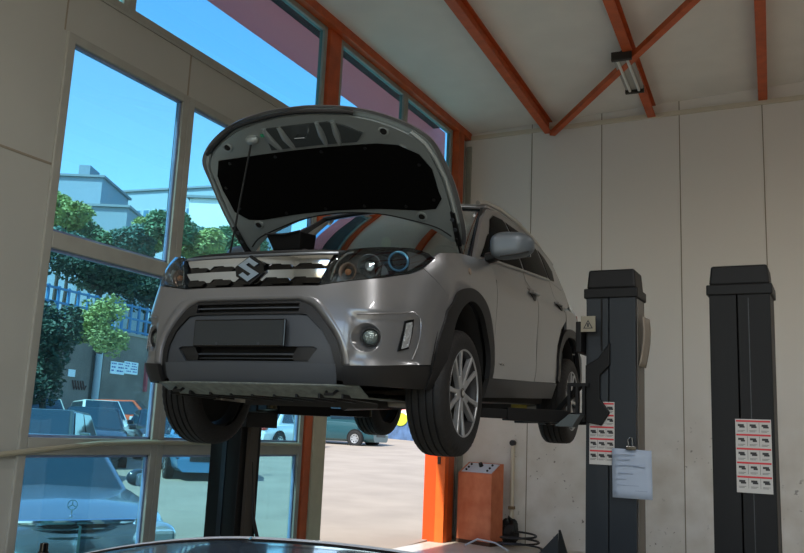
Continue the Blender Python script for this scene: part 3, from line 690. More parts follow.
# roof, windscreen, rear window
def roofz(u): return lerp([(-3.0, 1.43), (-2.6, 1.53), (-2.0, 1.572), (-1.5, 1.572), (-1.15, 1.545), (-1.0, 1.49), (-.86, 1.40)], u)
def roof(a, b):
    u = -1.06-1.94*a; v = (b-.5)*2; zc = roofz(u); w_ = Q(u, zc)[1]; return (u+.05*(1-v*v), v*w_, zc+.028*(1-v*v))
MB().grid(roof, 20, 14).build('roof', paint, suv, smooth=True, solid=.02)
def ws(a, b):
    v = (b-.5)*2; u0 = -.30-.13*v*v; u1 = -1.02-.04*v*v; w0 = .74; w1 = .60
    w_ = w0+(w1-w0)*a; return (u0+(u1-u0)*a, v*w_, 1.015+(1.50-1.015)*a+.05*math.sin(math.pi*a)*.6+.03*(1-v*v)*a)
wsg = glass('windscreen', '#b6c6c0', 4.0)
wso = MB().grid(ws, 16, 20).build('windscreen', wsg, suv, smooth=True, solid=.004)
def ws2(a, b): p = ws(a, b); return (p[0]+.002, p[1], p[2]+.004)
m = MB(); m.tube([ws2(1.0, i/20) for i in range(21)], .012, 6); m.build('windscreen_header', blk, wso, smooth=True)
for e in (0, 1): MB().tube([ws2(i/16, e) for i in range(17)], .014, 6).build('windscreen_seal', blk, wso, smooth=True)
MB().grid(lambda a, b: (-3.0-.16*(1-a)-.0, (b-.5)*2*(.60+.12*(1-a)), 1.43-.40*(1-a)), 6, 8).build('rear_window', MATS['side_glass'], suv, smooth=True, solid=.01)
# cabin: dashboard, seats, mirror, dangling tag
tr2 = mat('dash_grey', '#46504e', .7)
MB().grid(lambda a, b: (-.34-.62*a-.1*(2*b-1)**2, (b-.5)*1.36, .985+.07*math.sin(a*2.6)), 8, 12).build('dashboard', tr2, suv, smooth=True, solid=.02)
for v in (-.36, .36):
    m = MB().box((-1.5, v-.24, .9), (-1.36, v+.24, 1.27), Matrix.Rotation(R(12), 3, 'Y')); m.box((-1.52, v-.12, 1.29), (-1.43, v+.12, 1.44))
    m.build('seat', mat('seat_cloth', '#3d4442', .9), suv, bevel=.04)
MB().lathe([(-.012, .18), (0, .192), (.012, .18), (0, .168)], Vector((.9, 0, .4)), (-.88, .36, 1.08), 28, close=True).build('steering_wheel', blk, suv, smooth=True)
MB().box((-.90, -.11, 1.355), (-.87, .11, 1.42)).build('rear_view_mirror', blk, suv, bevel=.012)
m = MB(); m.prism([(math.cos(t)*.035, math.sin(t)*.05) for t in [2*math.pi*i/16 for i in range(16)]], lambda a, b, o: (-.625+o, .095+a, 1.215+b*.9), .006)
m.build('hanging_tag', mat('tag_yellow', '#c6cf6a', .5), suv)
MB().tube([(-.625, .095, 1.26), (-.74, .06, 1.34)], .002, 4).build('tag_string', blk, suv)
# cowl and wipers
MB().grid(lambda a, b: (-.20-.20*a-.11*(2*b-1)**2, (b-.5)*2*.73, .985+.035*a-.05*(2*b-1)**4), 6, 16).build('cowl', blk, suv, smooth=True, solid=.02)
MB().tube([(-.30, .28, 1.045), (-.36, -.25, 1.075), (-.42, -.50, 1.085)], .008, 6).build('wiper', blk, suv, smooth=True)
MB().tube([(-.32, .64, 1.03), (-.38, .30, 1.075), (-.38, .05, 1.08)], .008, 6).build('wiper', blk, suv, smooth=True)
# engine bay: slam panel, raised air duct
MB().grid(lambda a, b: ((.74-.16*a)-.34*abs(2*b-1)**3, (b-.5)*1.46, .915+.012*a+.0*b), 4, 20).build('slam_panel', blk, suv, smooth=True, solid=.02)
m = MB()
m.add([(.36, -.135, 1.0), (.36, .03, 1.0), (.20, .03, 1.0), (.20, -.12, 1.0), (.38, -.175, 1.09), (.38, .045, 1.098), (.20, .045, 1.11), (.20, -.16, 1.10)], [(0, 1, 2, 3), (4, 7, 6, 5), (0, 4, 5, 1), (1, 5, 6, 2), (2, 6, 7, 3), (3, 7, 4, 0)])
ad = m.build('air_duct', mat('duct_black', '#050506', .7, spec=.2), suv, bevel=.008)
MB().box((.20, -.15, .88), (.34, .06, 1.01)).build('duct_neck', blk, ad, bevel=.01)
MB().tube([(.388, -.175, 1.092), (.388, -.05, 1.083), (.388, .045, 1.098)], .006, 6).build('duct_lip', blk, ad, smooth=True)
# bonnet, propped open
PH = R(43)
_n = Vector((-math.sin(PH), 0, math.cos(PH))); _tt = Vector((math.cos(PH), 0, math.sin(PH)))
def HS(v, t, off=0):
    o = -.06*(v/.75)**2 - .30*max(t-.45, 0)**2 + off
    return tuple(Vector((-.40, 0, 1.08)) + _tt*t + _n*o + Vector((0, v, 0)))
ho = [(.739, .085), (.770, .180), (.782, .353), (.783, .500), (.765, .690), (.745, .800), (.690, .880), (.590, .960), (.460, 1.030), (.310, 1.078), (.13, 1.106), (0, 1.110)]
hr = [(0, .322), (.25, .305), (.44, .252), (.60, .190), (.70, .112)]
hout = ho + [(-a, b) for a, b in ho[:-1][::-1]] + [(-a, b) for a, b in hr[1:][::-1]] + hr
hout = curve(hout, 3)
hood = None
m = MB(); patch(m, hout, HS, .040, .008, .05); hood = m.build('bonnet', paint, suv, smooth=True)
inner_m = mat('bonnet_inner', '#99a3a5', .33, metal=.4, coat=.2)
cxh, cyh = 0, .6
hin = [(cxh+(a-cxh)*.965, cyh+(b-cyh)*(.965 if b > cyh else .99)) for a, b in hout]
rim = [(cxh+(a-cxh)*.90, cyh+(b-cyh)*.90) for a, b in hout]
# dark pressed gutter, raised inner frame
pad = [(-.613, .818), (-.40, .815), (0, .815), (.411, .815), (.536, .796), (.641, .727), (.685, .623), (.682, .480), (.688, .423), (.635, .356), (.523, .343), (.253, .360), (0, .364), (-.258, .362), (-.523, .350), (-.615, .366), (-.685, .437), (-.692, .601), (-.675, .713)]
m = MB(); patch(m, hin, HS, .030, .006, .05, holes=[]); inn_ = m.build('bonnet_inner_skin', inner_m, hood, smooth=True)
fr2 = [(cxh+(a-cxh)*.925, cyh+(b-cyh)*(.90 if b > cyh else .93)) for a, b in hout]
pad_h = [(a*.985, .59+(b-.59)*.97) for a, b in pad]
m = MB(); patch(m, fr2, HS, .022, .016, .045, holes=[pad_h]); m.build('bonnet_inner_frame', inner_m, hood, smooth=True, bevel=.004)
m = MB(); patch(m, pad, HS, .012, .012, .06); pd = m.build('insulation_pad', mat('pad_black', '#050505', .95, spec=.1), hood, smooth=True)
m = MB()
for a, b in [(-.55, .79), (-.25, .79), (.05, .79), (.33, .79), (.62, .66), (.64, .42), (.45, .375), (.18, .385), (-.08, .385), (-.35, .38), (-.64, .46), (-.66, .62)]:
    m.cyl(HS(a, b, -.006), HS(a, b, .002), .010, n=10)
m.build('pad_clip', blk, pd)
def hb(name, a, b, r, h, mt_, o0=.0):
    m = MB().cyl(HS(a, b, o0-h), HS(a, b, o0+.01), r, n=20); return m.build(name, mt_, hood, bevel=.003)
for a, b in ((-.506, .905), (.488, .900), (.528, .300), (-.567, .318)):
    m = MB().lathe([(0, .034), (-.010, .030), (-.012, .022), (.004, .020)], _n, Vector(HS(a, b, .008)), 24); m.build('access_hole', inner_m, hood, smooth=True)
    MB().cyl(HS(a, b, .0), HS(a, b, .006), .019, n=18).build('hole_shadow_plug', dark, hood)
# nose reinforcement ribs, latch striker
m = MB(); patch(m, [(-.25, .838), (.30, .838), (.36, .90), (.27, .965), (.18, 1.0), (-.20, 1.0), (-.235, .93)], HS, .0055, .010, .05); m.build('latch_recess', mat('recess_grey', '#4a5153', .4, metal=.3), hood, bevel=.003)
for c in (-.105, .105, -.19, .19):
    m = MB(); m.tube([HS(c*1.0, .835, .0), HS(c*1.1, .92, -.012), HS(c*1.15, 1.0, 0)], [.014, .020, .014], 8); m.build('latch_rib', inner_m, hood, smooth=True)
m = MB(); patch(m, [(-.17, .845), (.24, .845), (.26, .93), (.18, .985), (-.16, .985)], HS, .010, .014, .05); m.build('latch_bracket', inner_m, hood, bevel=.006)
m = MB(); m.tube([HS(-.03, .93, -.0), HS(-.03, .93, -.05), HS(.03, .93, -.05), HS(.03, .93, 0)], .006, 8); m.build('latch_striker', chrome, hood, smooth=True)
m = MB(); m.ball(HS(-.325, .935, .0), (.03, .045, .03), 10); m.build('rod_socket_dome', inner_m, hood, smooth=True)
MB().box((.0, -.02, -.01), (.002, .02, .01)).build('inspection_sticker', mat('sticker_green', '#2f8f6a', .5), hood).matrix_local = Matrix.Translation(HS(-.24, .955, -.002)) @ Matrix.Rotation(-PH, 4, 'Y') @ Matrix.Rotation(R(90), 4, 'Y')
m = MB(); m.tube([HS(a, b, .012) for a, b in curve([(-.66, .875), (-.46, 1.0), (-.31, 1.052), (0, 1.086), (.31, 1.052), (.36, 1.035)], 6, False)], .013, 8); m.build('bonnet_front_seal', blk, hood, smooth=True)
m = MB(); m.tube([HS(a, b, .012) for a, b in curve([(-.68, .16), (-.60, .222), (-.44, .275), (-.25, .322), (0, .342), (.25, .322), (.44, .275), (.60, .222), (.68, .16)], 6, False)], .008, 8); m.build('bonnet_rear_seal', blk, hood, smooth=True)
for sg in (1, -1):
    m = MB(); m.tube([HS(sg*x_, b, .014) for x_, b in ((.735, .25), (.742, .40), (.742, .55), (.722, .70), (.695, .80), (.64, .88))], .012, 8); m.build('side_flange', inner_m, hood, smooth=True)
    m = MB(); m.add([HS(sg*.72, .34, .0), HS(sg*.745, .33, .0), HS(sg*.735, .10, .0), HS(sg*.70, .10, 0)], [(0, 1, 2, 3)]); m.build('hinge_plate', blk, hood, solid=.012)
    MB().beam(HS(sg*.715, .16, .0), (-.42, sg*.70, 1.03), .03, .012, (0, 1, 0)).build('bonnet_hinge', blk, suv, bevel=.003)
    for b in (.29, .22): MB().cyl(HS(sg*.722, b, -.012), HS(sg*.722, b, .0), .013, n=6).build('hinge_bolt', dgrey, hood)
# prop rod
m = MB(); m.tube([(.05, -.645, .96), (.06, -.628, 1.05), HS(-.324, .935, -.01)], .006, 8); m.build('prop_rod', mat('rod_dark', '#1d2122', .4), suv, smooth=True)
# wheels
tyre_m = mat('tyre_rubber', '#0d0d0e', .7, bump=.25, bscale=90)
rim_m = mat('rim_alloy', '#a6a8aa', .36, metal=.6)
def tread(name, par):
    pr = []
    rt = .334; hw = .107
    seq = [(-hw, .230), (-hw-.006, .262), (-hw-.004, .290), (-hw+.006, .315), (-hw+.022, .329)]
    gro = [-.058, -.020, .020, .058]
    last = -hw+.022
    for g in gro:
        seq += [(g-.006, rt-.3*g*g), (g-.004, rt-.010), (g+.004, rt-.010), (g+.006, rt-.3*g*g)]
    seq += [(hw-.022, .329), (hw-.006, .315), (hw+.004, .290), (hw+.006, .262), (hw, .230)]
    n = 144; P_ = []
    for h, r in seq:
        for k in range(n):
            t = 2*math.pi*k/n; rr = r-(.0035 if abs(h) > .064 and r > .31 and k % 3 == 0 else 0); P_.append((rr*math.cos(t), h, rr*math.sin(t)))
    m = MB().add(P_, [(i*n+k, i*n+(k+1) % n, (i+1)*n+(k+1) % n, (i+1)*n+k) for i in range(len(seq)-1) for k in range(n)]); return m.build(name, tyre_m, par, smooth=True, angle=28)
def wheel(u, sg, z, spin, parent):
    w_ = bpy.data.objects.new('wheel', None); C.objects.link(w_); w_.parent = parent
    w_.location = (u, sg*(.758 if u == 0 else .792), z); w_.rotation_euler = (0, spin, 0 if sg > 0 else math.pi)
    t = tread('tyre', w_)
    MB().lathe([(-.09, .232), (-.085, .222), (.06, .205), (.086, .216), (.100, .222), (.104, .228), (.102, .236), (.09, .236)], (0, 1, 0), (0, 0, 0), 64).build('rim_barrel', mat('barrel_dark', '#2b2b2d', .5, metal=.3), w_, smooth=True, solid=.003)
    MB().lathe([(.096, .220), (.106, .224), (.108, .231), (.100, .237), (.09, .234)], (0, 1, 0), (0, 0, 0), 64, close=True).build('rim_lip', rim_m, w_, smooth=True)
    MB().lathe([(.0, .06), (.0, .15), (.02, .15), (.02, .06)], (0, 1, 0), (0, 0, 0), 40, close=True).build('brake_disc', mat('disc_steel', '#4c4b49', .4, metal=.8), w_, smooth=True)
    MB().lathe([(-.03, .001), (-.03, .205)], (0, 1, 0), (0, 0, 0), 40).build('wheel_backing', dark, w_)
    fr = lambda x, y, o: (x, .094+o+.012*(math.hypot(x, y)/.22)**2, y)
    # five forked spokes
    for k in range(5):
        a = 2*math.pi*k/5
        def rt_(p): return (p[0]*math.cos(a)-p[1]*math.sin(a), p[0]*math.sin(a)+p[1]*math.cos(a))
        body = [(-.020, .040), (-.034, .130), (-.048, .224), (.048, .224), (.034, .130), (.020, .040)]
        pk = MB()
        left = [(-.022, .035), (-.038, .12), (-.066, .224), (-.038, .224), (-.016, .125), (-.006, .07)]
        right = [(-x, y) for x, y in left[::-1]]
        m = MB().prism([rt_(p) for p in left], fr, -.03).prism([rt_(p) for p in right], fr, -.03).prism([rt_(p) for p in [(-.024, .03), (-.024, .085), (0, .10), (.024, .085), (.024, .03)]], fr, -.03)
        m.build('spoke', rim_m, w_, bevel=.003)
        m = MB().prism([rt_(p) for p in [(-.006, .075), (-.016, .125), (-.038, .216), (.038, .216), (.016, .125), (.006, .075)]], lambda x, y, o: fr(x, y, o-.012), -.012); m.build('spoke_pocket', blk, w_)
    MB().cyl((0, .06, 0), (0, .094, 0), .042, .036, 28).build('wheel_hub', rim_m, w_, bevel=.003)
    hbm = MB().cyl((0, .094, 0), (0, .098, 0), .026, n=24).build('hub_cap', blkg, w_)
    MB().prism([(x*.30, y*.30) for x, y in sp], lambda a, b, o: (-a, .098+o, b), .002).build('hub_letter', chrome, w_)
    m = MB()
    for k in range(5):
        a = 2*math.pi*(k+.5)/5; m.cyl((.052*math.cos(a), .075, .052*math.sin(a)), (.052*math.cos(a), .090, .052*math.sin(a)), .009, n=6)
    m.build('wheel_nut', blk, w_)
    return w_
for u, z in ((0, .256), (-2.5, .252)):
    for sg in (1, -1):
        wheel(u, sg, z, R(90+8 if u == 0 else 60), suv)
# wheel-house liners and suspension
for sg in (1, -1):
    for u in (0, -2.5):
        m = MB(); m.grid(lambda a, b: (u+.40*math.cos(math.pi*a), sg*(.50+.34*b), .36+.40*math.sin(math.pi*a)), 20, 4); m.build('wheel_arch_liner', dark, suv, smooth=True, solid=.004)
        m = MB(); m.grid(lambda a, b: (u+.42*math.cos(math.pi*a)*b, sg*.50, .32+.42*math.sin(math.pi*a)*b), 20, 3); m.build('arch_back', dark, suv)
        m = MB(); m.tube([(u-.05, sg*.30, .20), (u, sg*.52, .19), (u, sg*.67, .21)], [.03, .022, .03], 8); m.tube([(u-.06, sg*.58, .62), (u-.03, sg*.62, .28)], .035, 10); m.box((u-.05, sg*.66-.03, .18), (u+.05, sg*.66+.03, .34))
        m.build('suspension_arm', mat('alloy_cast', '#8b8983', .45, metal=.6), suv, bevel=.004)
        m = MB(); m.tube([(u+.05, sg*.15, .24), (u+.02, sg*.68, .255)], .014, 8); m.build('drive_shaft', mat('steel_dull', '#9a958c', .4, metal=.6), suv, smooth=True)
# ------------------------------------------------------------------ lift columns
colm = mat('column_navy', '#141b22', .45, var=.15, scale=4, spec=.35)
colb = mat('column_black', '#040405', .5, spec=.25)
capm = mat('cap_black', '#08090b', .5, spec=.25)
stk_w = mat('sticker_white', '#aaa9a6', .5); stk_r = mat('sticker_red', '#b3222c', .5); stk_k = mat('sticker_ink', '#2a2a2c', .6)
def column(name, label, x0, x1, y0, y1, mt_, rim, top, group=None, face=-1):
    t = thing(name, label, 'car lift', ((x0+x1)/2, (y0+y1)/2, 0), 0, group)
    w_, d = (x1-x0)/2, (y1-y0)/2
    m = MB()
    m.box((-w_, -d, .02), (-w_*.10, -d+.006, rim)).box((-w_*.06, -d-.004, .02), (w_, -d+.006, rim))
    m.box((-w_, -d, .02), (-w_+.006, d, rim)).box((w_-.006, -d, .02), (w_, d, rim)).box((-w_, d-.006, .02), (w_, d, rim))
    m.build('mast', mt_, t, bevel=.003)
    MB().box((-w_-.09, -d-.09, 0), (w_+.09, d+.09, .02)).build('base_plate', mt_, t, bevel=.003)
    MB().box((-w_-.014, -d-.014, rim-.04), (w_+.014, d+.014, rim+.02)).build('cap_rim', capm, t, bevel=.006)
    m = MB(); k = .93
    m.add([(-w_, -d, rim+.02), (w_, -d, rim+.02), (w_, d, rim+.02), (-w_, d, rim+.02), (-w_*k, -d*k, top), (w_*k, -d*k, top), (w_*k, d*k, top), (-w_*k, d*k, top)], [(0, 3, 2, 1), (4, 5, 6, 7), (0, 1, 5, 4), (1, 2, 6, 5), (2, 3, 7, 6), (3, 0, 4, 7)])
    m.build('cap', capm, t, bevel=.012)
    return t, w_, d
def instructions(t, xc, zc, w_, h, y, rows=5):
    s_ = MB().box((xc-w_/2, y-.002, zc-h/2), (xc+w_/2, y, zc+h/2)).build('instruction_sticker', stk_w, t)
    a = MB(); b = MB(); rh = (h-.02)/rows
    for i in range(rows):
        zt = zc+h/2-rh*i
        a.box((xc-w_/2+.004, y-.003, zt-.016), (xc+w_/2-.004, y-.002, zt-.006))
        for j in range(3):
            cx = xc-w_/3+w_/3*j
            b.box((cx-.018, y-.003, zt-.040), (cx+.014, y-.002, zt-.028)).box((cx-.010+.006*(i % 2), y-.003, zt-.048), (cx+.018, y-.002, zt-.038))
            b.box((cx-.020, y-.003, zt-rh+.012), (cx+.018, y-.002, zt-rh+.014)).box((cx-.020, y-.003, zt-rh+.006), (cx+.010, y-.002, zt-rh+.008))
            if j < 2: b.box((cx+w_/6-.0008, y-.003, zt-rh+.004), (cx+w_/6+.0008, y-.002, zt-.018))
    a.build('red_bar', stk_r, s_); b.build('pictogram', stk_k, s_)
YC = 5.2
zr = EYE+.1716*YC
c1, w1, d1_ = column('lift_column', 'dark blue-grey lift column with a paper clipped to it, right of the lifted car', -1.388, -1.087, YC, 5.435, colm, 2.315, 2.455)
# gap line and side channel on its front
MB().box((-.06, -d1_-.006, 1.95), (-.05, -d1_-.004, 2.27)).build('slot', dark, c1)
MB().box((w1, -d1_+.03, .02), (w1+.006, d1_-.03, 2.27)).build('side_channel', mat('channel_grey', '#5a5650', .5), c1)
q = at_y(602, 433, YC-.004); instructions(c1, q.x-(-1.388-1.087)/2, q.z, .15, .37, -d1_-.006)
# carriage, safety cover
cg = MB(); cg.box((-w1-.04, -d1_-.10, 1.93), (-w1-.005, d1_+.05, 2.12)).build('carriage', colb, c1, bevel=.006)
MB().prism([(-.148, 1.52), (-.148, 1.86), (-.075, 1.90), (.0, 2.0), (.0, 1.86), (-.06, 1.80), (-.06, 1.66), (.0, 1.58), (-.05, 1.50)], lambda a, b, o: (a+.0, -d1_-.030+o, b), .025).build('carriage_cheek', colb, c1, bevel=.006)
q0 = at_y(582, 315, YC-.12)
# yellow-less grey warning plate
pz0, pz1 = 2.06, 2.17; wx0 = -w1-.005
wpz = MB().box((wx0-.0, -d1_-.108, 2.055), (wx0+.088, -d1_-.102, 2.15)).build('warning_plate', mat('plate_grey', '#7d7868', .5), c1)
m = MB(); cx, cy = wx0+.044, 2.10
tri = [(cx-.030, cy-.026), (cx+.030, cy-.026), (cx, cy+.028)]; tin_ = [(cx+(a-cx)*.68, cy-.003+(b-cy)*.68) for a, b in tri]
patch(m, tri, lambda a, b, o: (a, -d1_-.1085-o, b), 0, .001, .02, holes=[tin_]); m.box((cx-.006, -d1_-.110, cy-.016), (cx+.006, -d1_-.108, cy+.006)); m.build('warning_triangle', stk_k, wpz)
# small curled notice taped to the column's flank
pn = MB().grid(lambda a, b: (-1.087+.012+.03*math.sin(a*2.2)+.012*b, 5.22+.15*b, 1.86+.30*a), 8, 4).build('taped_notice', mat('notice_grey', '#8d857b', .8), None, smooth=True, solid=.002)
tag(pn, 'curled grey notice taped to the flank of the dark blue lift column', 'notice')
# clipboard of paper with its clip, hooked on the column front
q0 = at_y(612, 448, YC-.02); q1 = at_y(652, 500, YC-.02)
cp = MB().grid(lambda a, b: (q0.x+(q1.x-q0.x)*b+.006*a, YC-.018-.012*a-.006*math.sin(b*3), q0.z+(q1.z-q0.z)*a-.006*b*(1-a)), 6, 6).build('paper_sheet', mat('paper_blue_white', '#97a4b6', .8, var=.05), None, smooth=True, solid=.004)
tag(cp, 'bluish white job sheet hanging from a clip on the dark lift column', 'paper')
m = MB()
for i, (a, b, l) in enumerate([(.12, .10, .5), (.22, .12, .35), (.34, .10, .6), (.36, .55, .3), (.5, .15, .4), (.62, .12, .25), (.74, .14, .55), (.84, .6, .3)]):
    x0_ = q0.x+(q1.x-q0.x)*b; z0_ = q0.z+(q1.z-q0.z)*a; m.box((x0_, YC-.036-.000, z0_-.0016), (x0_+(q1.x-q0.x)*l, YC-.0345+.004, z0_+.0006))
m.build('handwriting', mat('ink_soft', '#7a8698', .8), cp)
qc = at_y(631, 446, YC-.03)
clp = thing('bulldog_clip', 'black clip gripping the job sheet on the lift column', 'clip', (qc.x, YC-.03, qc.z))
MB().box((-.028, -.014, -.024), (.028, .010, 0)).build('clip_jaw', blkg, clp, bevel=.004)
MB().tube([(-.012, -.004, 0), (-.016, -.010, .035), (-.004, -.008, .05), (.008, -.008, .048), (.010, -.004, 0)], .004, 6).build('clip_loop', mat('clip_chrome', '#9aa0a4', .25, metal=.9), clp, smooth=True)
# black electrics column of the next bay
c2, w2, d2_ = column('lift_column', 'near-black lift column standing alone, furthest right against the back wall', -.666, -.338, YC, 5.45, colb, 2.31, 2.445)
MB().box((w2*.28, -d2_-.005, .5), (w2*.28+.004, -d2_-.003, 2.25)).build('fold_line', mat('fold', '#1c1f22', .4), c2)
q = at_y(754, 456, YC-.004); instructions(c2, q.x-(-.666-.338)/2, q.z, .185, .40, -d2_-.005)
# far column on the window side
c3, w3, d3_ = column('lift_column', 'black lift column in front of the windows, under the far side of the lifted car', -4.228, -3.95, YC, 5.44, colb, 2.315, 2.455)
MB().box((w3, -.05, .02), (w3+.03, .05, 2.2)).build('rail_rib', mat('rib_brown', '#3a332c', .5), c3)
MB().box((-.02, -d3_-.012, .02), (.02, -d3_-.002, 2.2)).build('front_rib', colm, c3)
MB().box((w3+.005, -d3_-.10, 1.40), (w3+.11, d3_+.05, 2.16)).build('carriage', colb, c3, bevel=.006)
MB().tube([(w3+.02, .0, 1.15), (w3+.03, .05, .75), (w3+.10, .15, .35), (w3+.22, .3, .05)], .014, 8).build('hydraulic_hose', blk, c3, smooth=True)
MB().tube([(w3+.01, 0, 1.46), (w3+.05, 0, 1.44), (w3+.08, 0, 1.43)], .010, 6).build('bolt', colm, c3)
# swing arms (each arm swings with its own pivot, so they are parts of their column)
def arm(col_, cloc, pivot, tip, z, zt):
    a = Vector(pivot)-Vector(cloc); b = Vector(tip)-Vector(cloc); a.z = z; b.z = z
    mid = a+(b-a)*.55
    ar = MB().beam(a, mid, .10, .075).build('swing_arm', colb, col_, bevel=.004)
    MB().beam(mid-(b-a)*.08, b, .075, .055).build('arm_extension', colb, ar, bevel=.004)
    MB().cyl(b+Vector((0, 0, -.02)), b+Vector((0, 0, zt-z-.03)), .030, n=16).build('pad_post', mat('pad_post', '#3a3620', .5, metal=.3), ar, smooth=True)
    MB().cyl(b+Vector((0, 0, zt-z-.03)), b+Vector((0, 0, zt-z)), .06, n=20).build('rubber_pad', mat('pad_yellow', '#8f8430', .7), ar, smooth=True)
def sillpt(u, v): p = suv.matrix_world @ Vector((u, v, .215)); return p
L1 = (c1.location.x, c1.location.y, 0); L3 = (c3.location.x, c3.location.y, 0)
for (cc, LL, px_, v) in ((c1, L1, -1.50, .62), (c3, L3, -3.84, -.62)):
    for u, yy in ((-.50, -.14), (-1.95, .16)):
        p = sillpt(u, v); arm(cc, LL, (px_, LL[1]+yy, 0), (p.x, p.y, 0), 1.545, p.z-.005)
# arm restraint gear and diagonal link by the right carriage
MB().prism([(-.30, 1.485), (-.21, 1.56), (-.14, 1.56), (-.19, 1.485)], lambda a, b, o: (a, -d1_-.16+o, b), .10).build('arm_bracket', mat('bracket_grey', '#3e4648', .5), c1, bevel=.003)
MB().beam((-.40, -.10, 1.50), (-.17, -.16, 1.74), .03, .03).build('restraint_link', colb, c1)
m = MB()
for xx in (-.24, -.19, -.15): m.beam((xx, -.17, 1.52), (xx, -.17, 1.74), .018, .018)
m.beam((-.25, -.17, 1.74), (-.12, -.17, 1.74), .02, .02); m.build('restraint_gear', colb, c1)
# ------------------------------------------------------------------ orange control cabinet
fl = lambda px, py: O+ray(px, py)*(-EYE/ray(px, py).z)
A = Vector((-4.74, 11.13, 0)); B = fl(490, 547); B.z = 0
ex = (B-A).normalized(); wC = (B-A).length; rzc = math.atan2(ex.y, ex.x)
cab = thing('control_cabinet', 'faded orange steel control cabinet with a sloping white button panel by the doorway', 'cabinet', A, rzc)
cbm = mat('cabinet_orange', '#cc7a55', .6, scale=5, col2='#b8623f')
hC = .99; dC = .26
m = MB(); m.prism([(0, 0), (0, hC-.07), (.22, hC+.07), (dC, hC+.07), (dC, 0)], lambda a, b, o: (o, a, b), wC); m.build('body', cbm, cab, bevel=.006)
sl_ = Matrix.Rotation(math.atan2(.14, .22), 3, 'X')
def onsl(x, y, z): v = sl_ @ Vector((0, y, z)); return (x, v.y, hC-.07+v.z)
m = MB(); m.prism([(.045, .02), (.045, .235), (wC-.02, .235), (wC-.02, .02)], lambda a, b, o: onsl(a, b, .002+o), .006); pnl = m.build('button_panel', mat('panel_white', '#c7cbd4', .45), cab, bevel=.002)
for xx in (.11, wC-.11):
    for yy in (.06, .12, .19): m = MB().cyl(onsl(xx, yy, .006), onsl(xx, yy, .025), .015, n=14).build('push_button', blkg, pnl, smooth=True)
MB().cyl(onsl(wC/2, .17, .006), onsl(wC/2, .17, .055), .032, .026, 18).build('rotary_switch', blkg, pnl, smooth=True)
MB().box((.02, -.004, .02), (wC-.02, 0, hC-.09)).build('front_door', cbm, cab, bevel=.003)
MB().box((-.005, -.008, 0), (wC+.005, dC, .05)).build('plinth', mat('grime', '#4a3020', .8), cab)
# conduit and tangle of black hose by the wall
q0 = at_y(513, 443, YB-.03); q1 = at_y(508, 528, YB-.03)
pp = thing('wall_pipe', 'thin cream pipe running up the back wall beside the orange cabinet', 'pipe', (q0.x, YB-.035, 0))
MB().cyl((0, 0, .10), (0, 0, q0.z), .028, n=12).build('pipe', mat('pipe_cream', '#d6ccb8', .5), pp, smooth=True)
MB().cyl((0, -.03, q0.z), (0, .03, q0.z), .04, n=12).build('pipe_end', stk_k, pp, smooth=True)
MB().box((-.04, -.03, q1.z+.25), (.04, .03, q1.z+.29)).build('pipe_bracket', mat('pipe_bracket', '#8a7458', .5), pp)
bg_ = thing('black_bag', 'crumpled black bag hanging low at the foot of the cream pipe', 'bag', (q1.x+.06, YB-.13, 0))
random.seed(3)
m = MB(); m.grid(lambda a, b: (lambda n: (.13*math.sin(math.pi*a)*math.cos(2*math.pi*b)*n, .09*math.sin(math.pi*a)*math.sin(2*math.pi*b)*n, .18-.17*math.cos(math.pi*(1-a))*n*.9))(1+.22*math.sin(9*a+5*b*2*math.pi)*math.cos(3*b*2*math.pi)), 14, 20)
m.build('bag_body', mat('bag_black', '#121212', .55), bg_, smooth=True)
MB().tube([(-.03, 0, .31), (-.01, -.03, .38), (.03, 0, .32)], .012, 6).build('bag_knot', mat('bag_black', '#121212', .5), bg_, smooth=True)
m = MB(); ctr = (q1.x+.32, YB-.50)
m.tube([(ctr[0]+.30*math.cos(t)*(1-.02*t), ctr[1]+.20*math.sin(t), .03+.012*t) for t in [i*.25 for i in range(60)]], .014, 6)
tag(m.build('air_hose', mat('hose_black', '#15161a', .5), smooth=True), 'coiled black air hose on the floor in front of the black bag', 'hose')
m = MB(); m.tube([(ctr[0]-.62, ctr[1]-.30, .03), (ctr[0]-.45, ctr[1]-.30, .12), (ctr[0]-.20, ctr[1]-.33, .10), (ctr[0]-.0, ctr[1]-.4, .03)], .012, 6)
tag(m.build('air_hose', mat('hose_pale', '#b9bec2', .5), smooth=True), 'pale hose looped over the floor beside the orange cabinet', 'hose')
qf = fl(560, 556)
st = thing('sheet_offcut', 'dark bent metal wedge leaning at the foot of the back wall', 'metal wedge', (at_y(556, 548, 10.9).x, 10.9, 0))
MB().prism([(-.22, 0), (.02, .26), (.03, 0)], lambda a, b, o: (a, o, b), .02).build('wedge_plate', mat('wedge_plate', '#30353c', .5), st)
MB().prism([(.03, 0), (.03, .30), (.05, .30), (.15, 0)], lambda a, b, o: (a, o, b), .03).build('wedge_rib', blk, st)
# ------------------------------------------------------------------ car whose bonnet crosses the bottom of the view
def fg(a, b):
    # crown of a bonnet seen from behind: front edge arcs across the view
    y = 3.05 - 1.25*a
    return y
fgm = mat('foreground_silver', '#55687c', .16, metal=.5, coat=.6)
P0 = at(262, 538.5, 3.05)
D0 = P0-O; side = Vector((CR.x, CR.y, 0)).normalized(); bk = Vector((-CF.x, -CF.y, 0)).normalized()
fcar = thing('parked_car', 'silver car whose glossy bonnet edge crosses the bottom of the view', 'car', (P0.x, P0.y, 0), math.atan2(side.y, side.x))
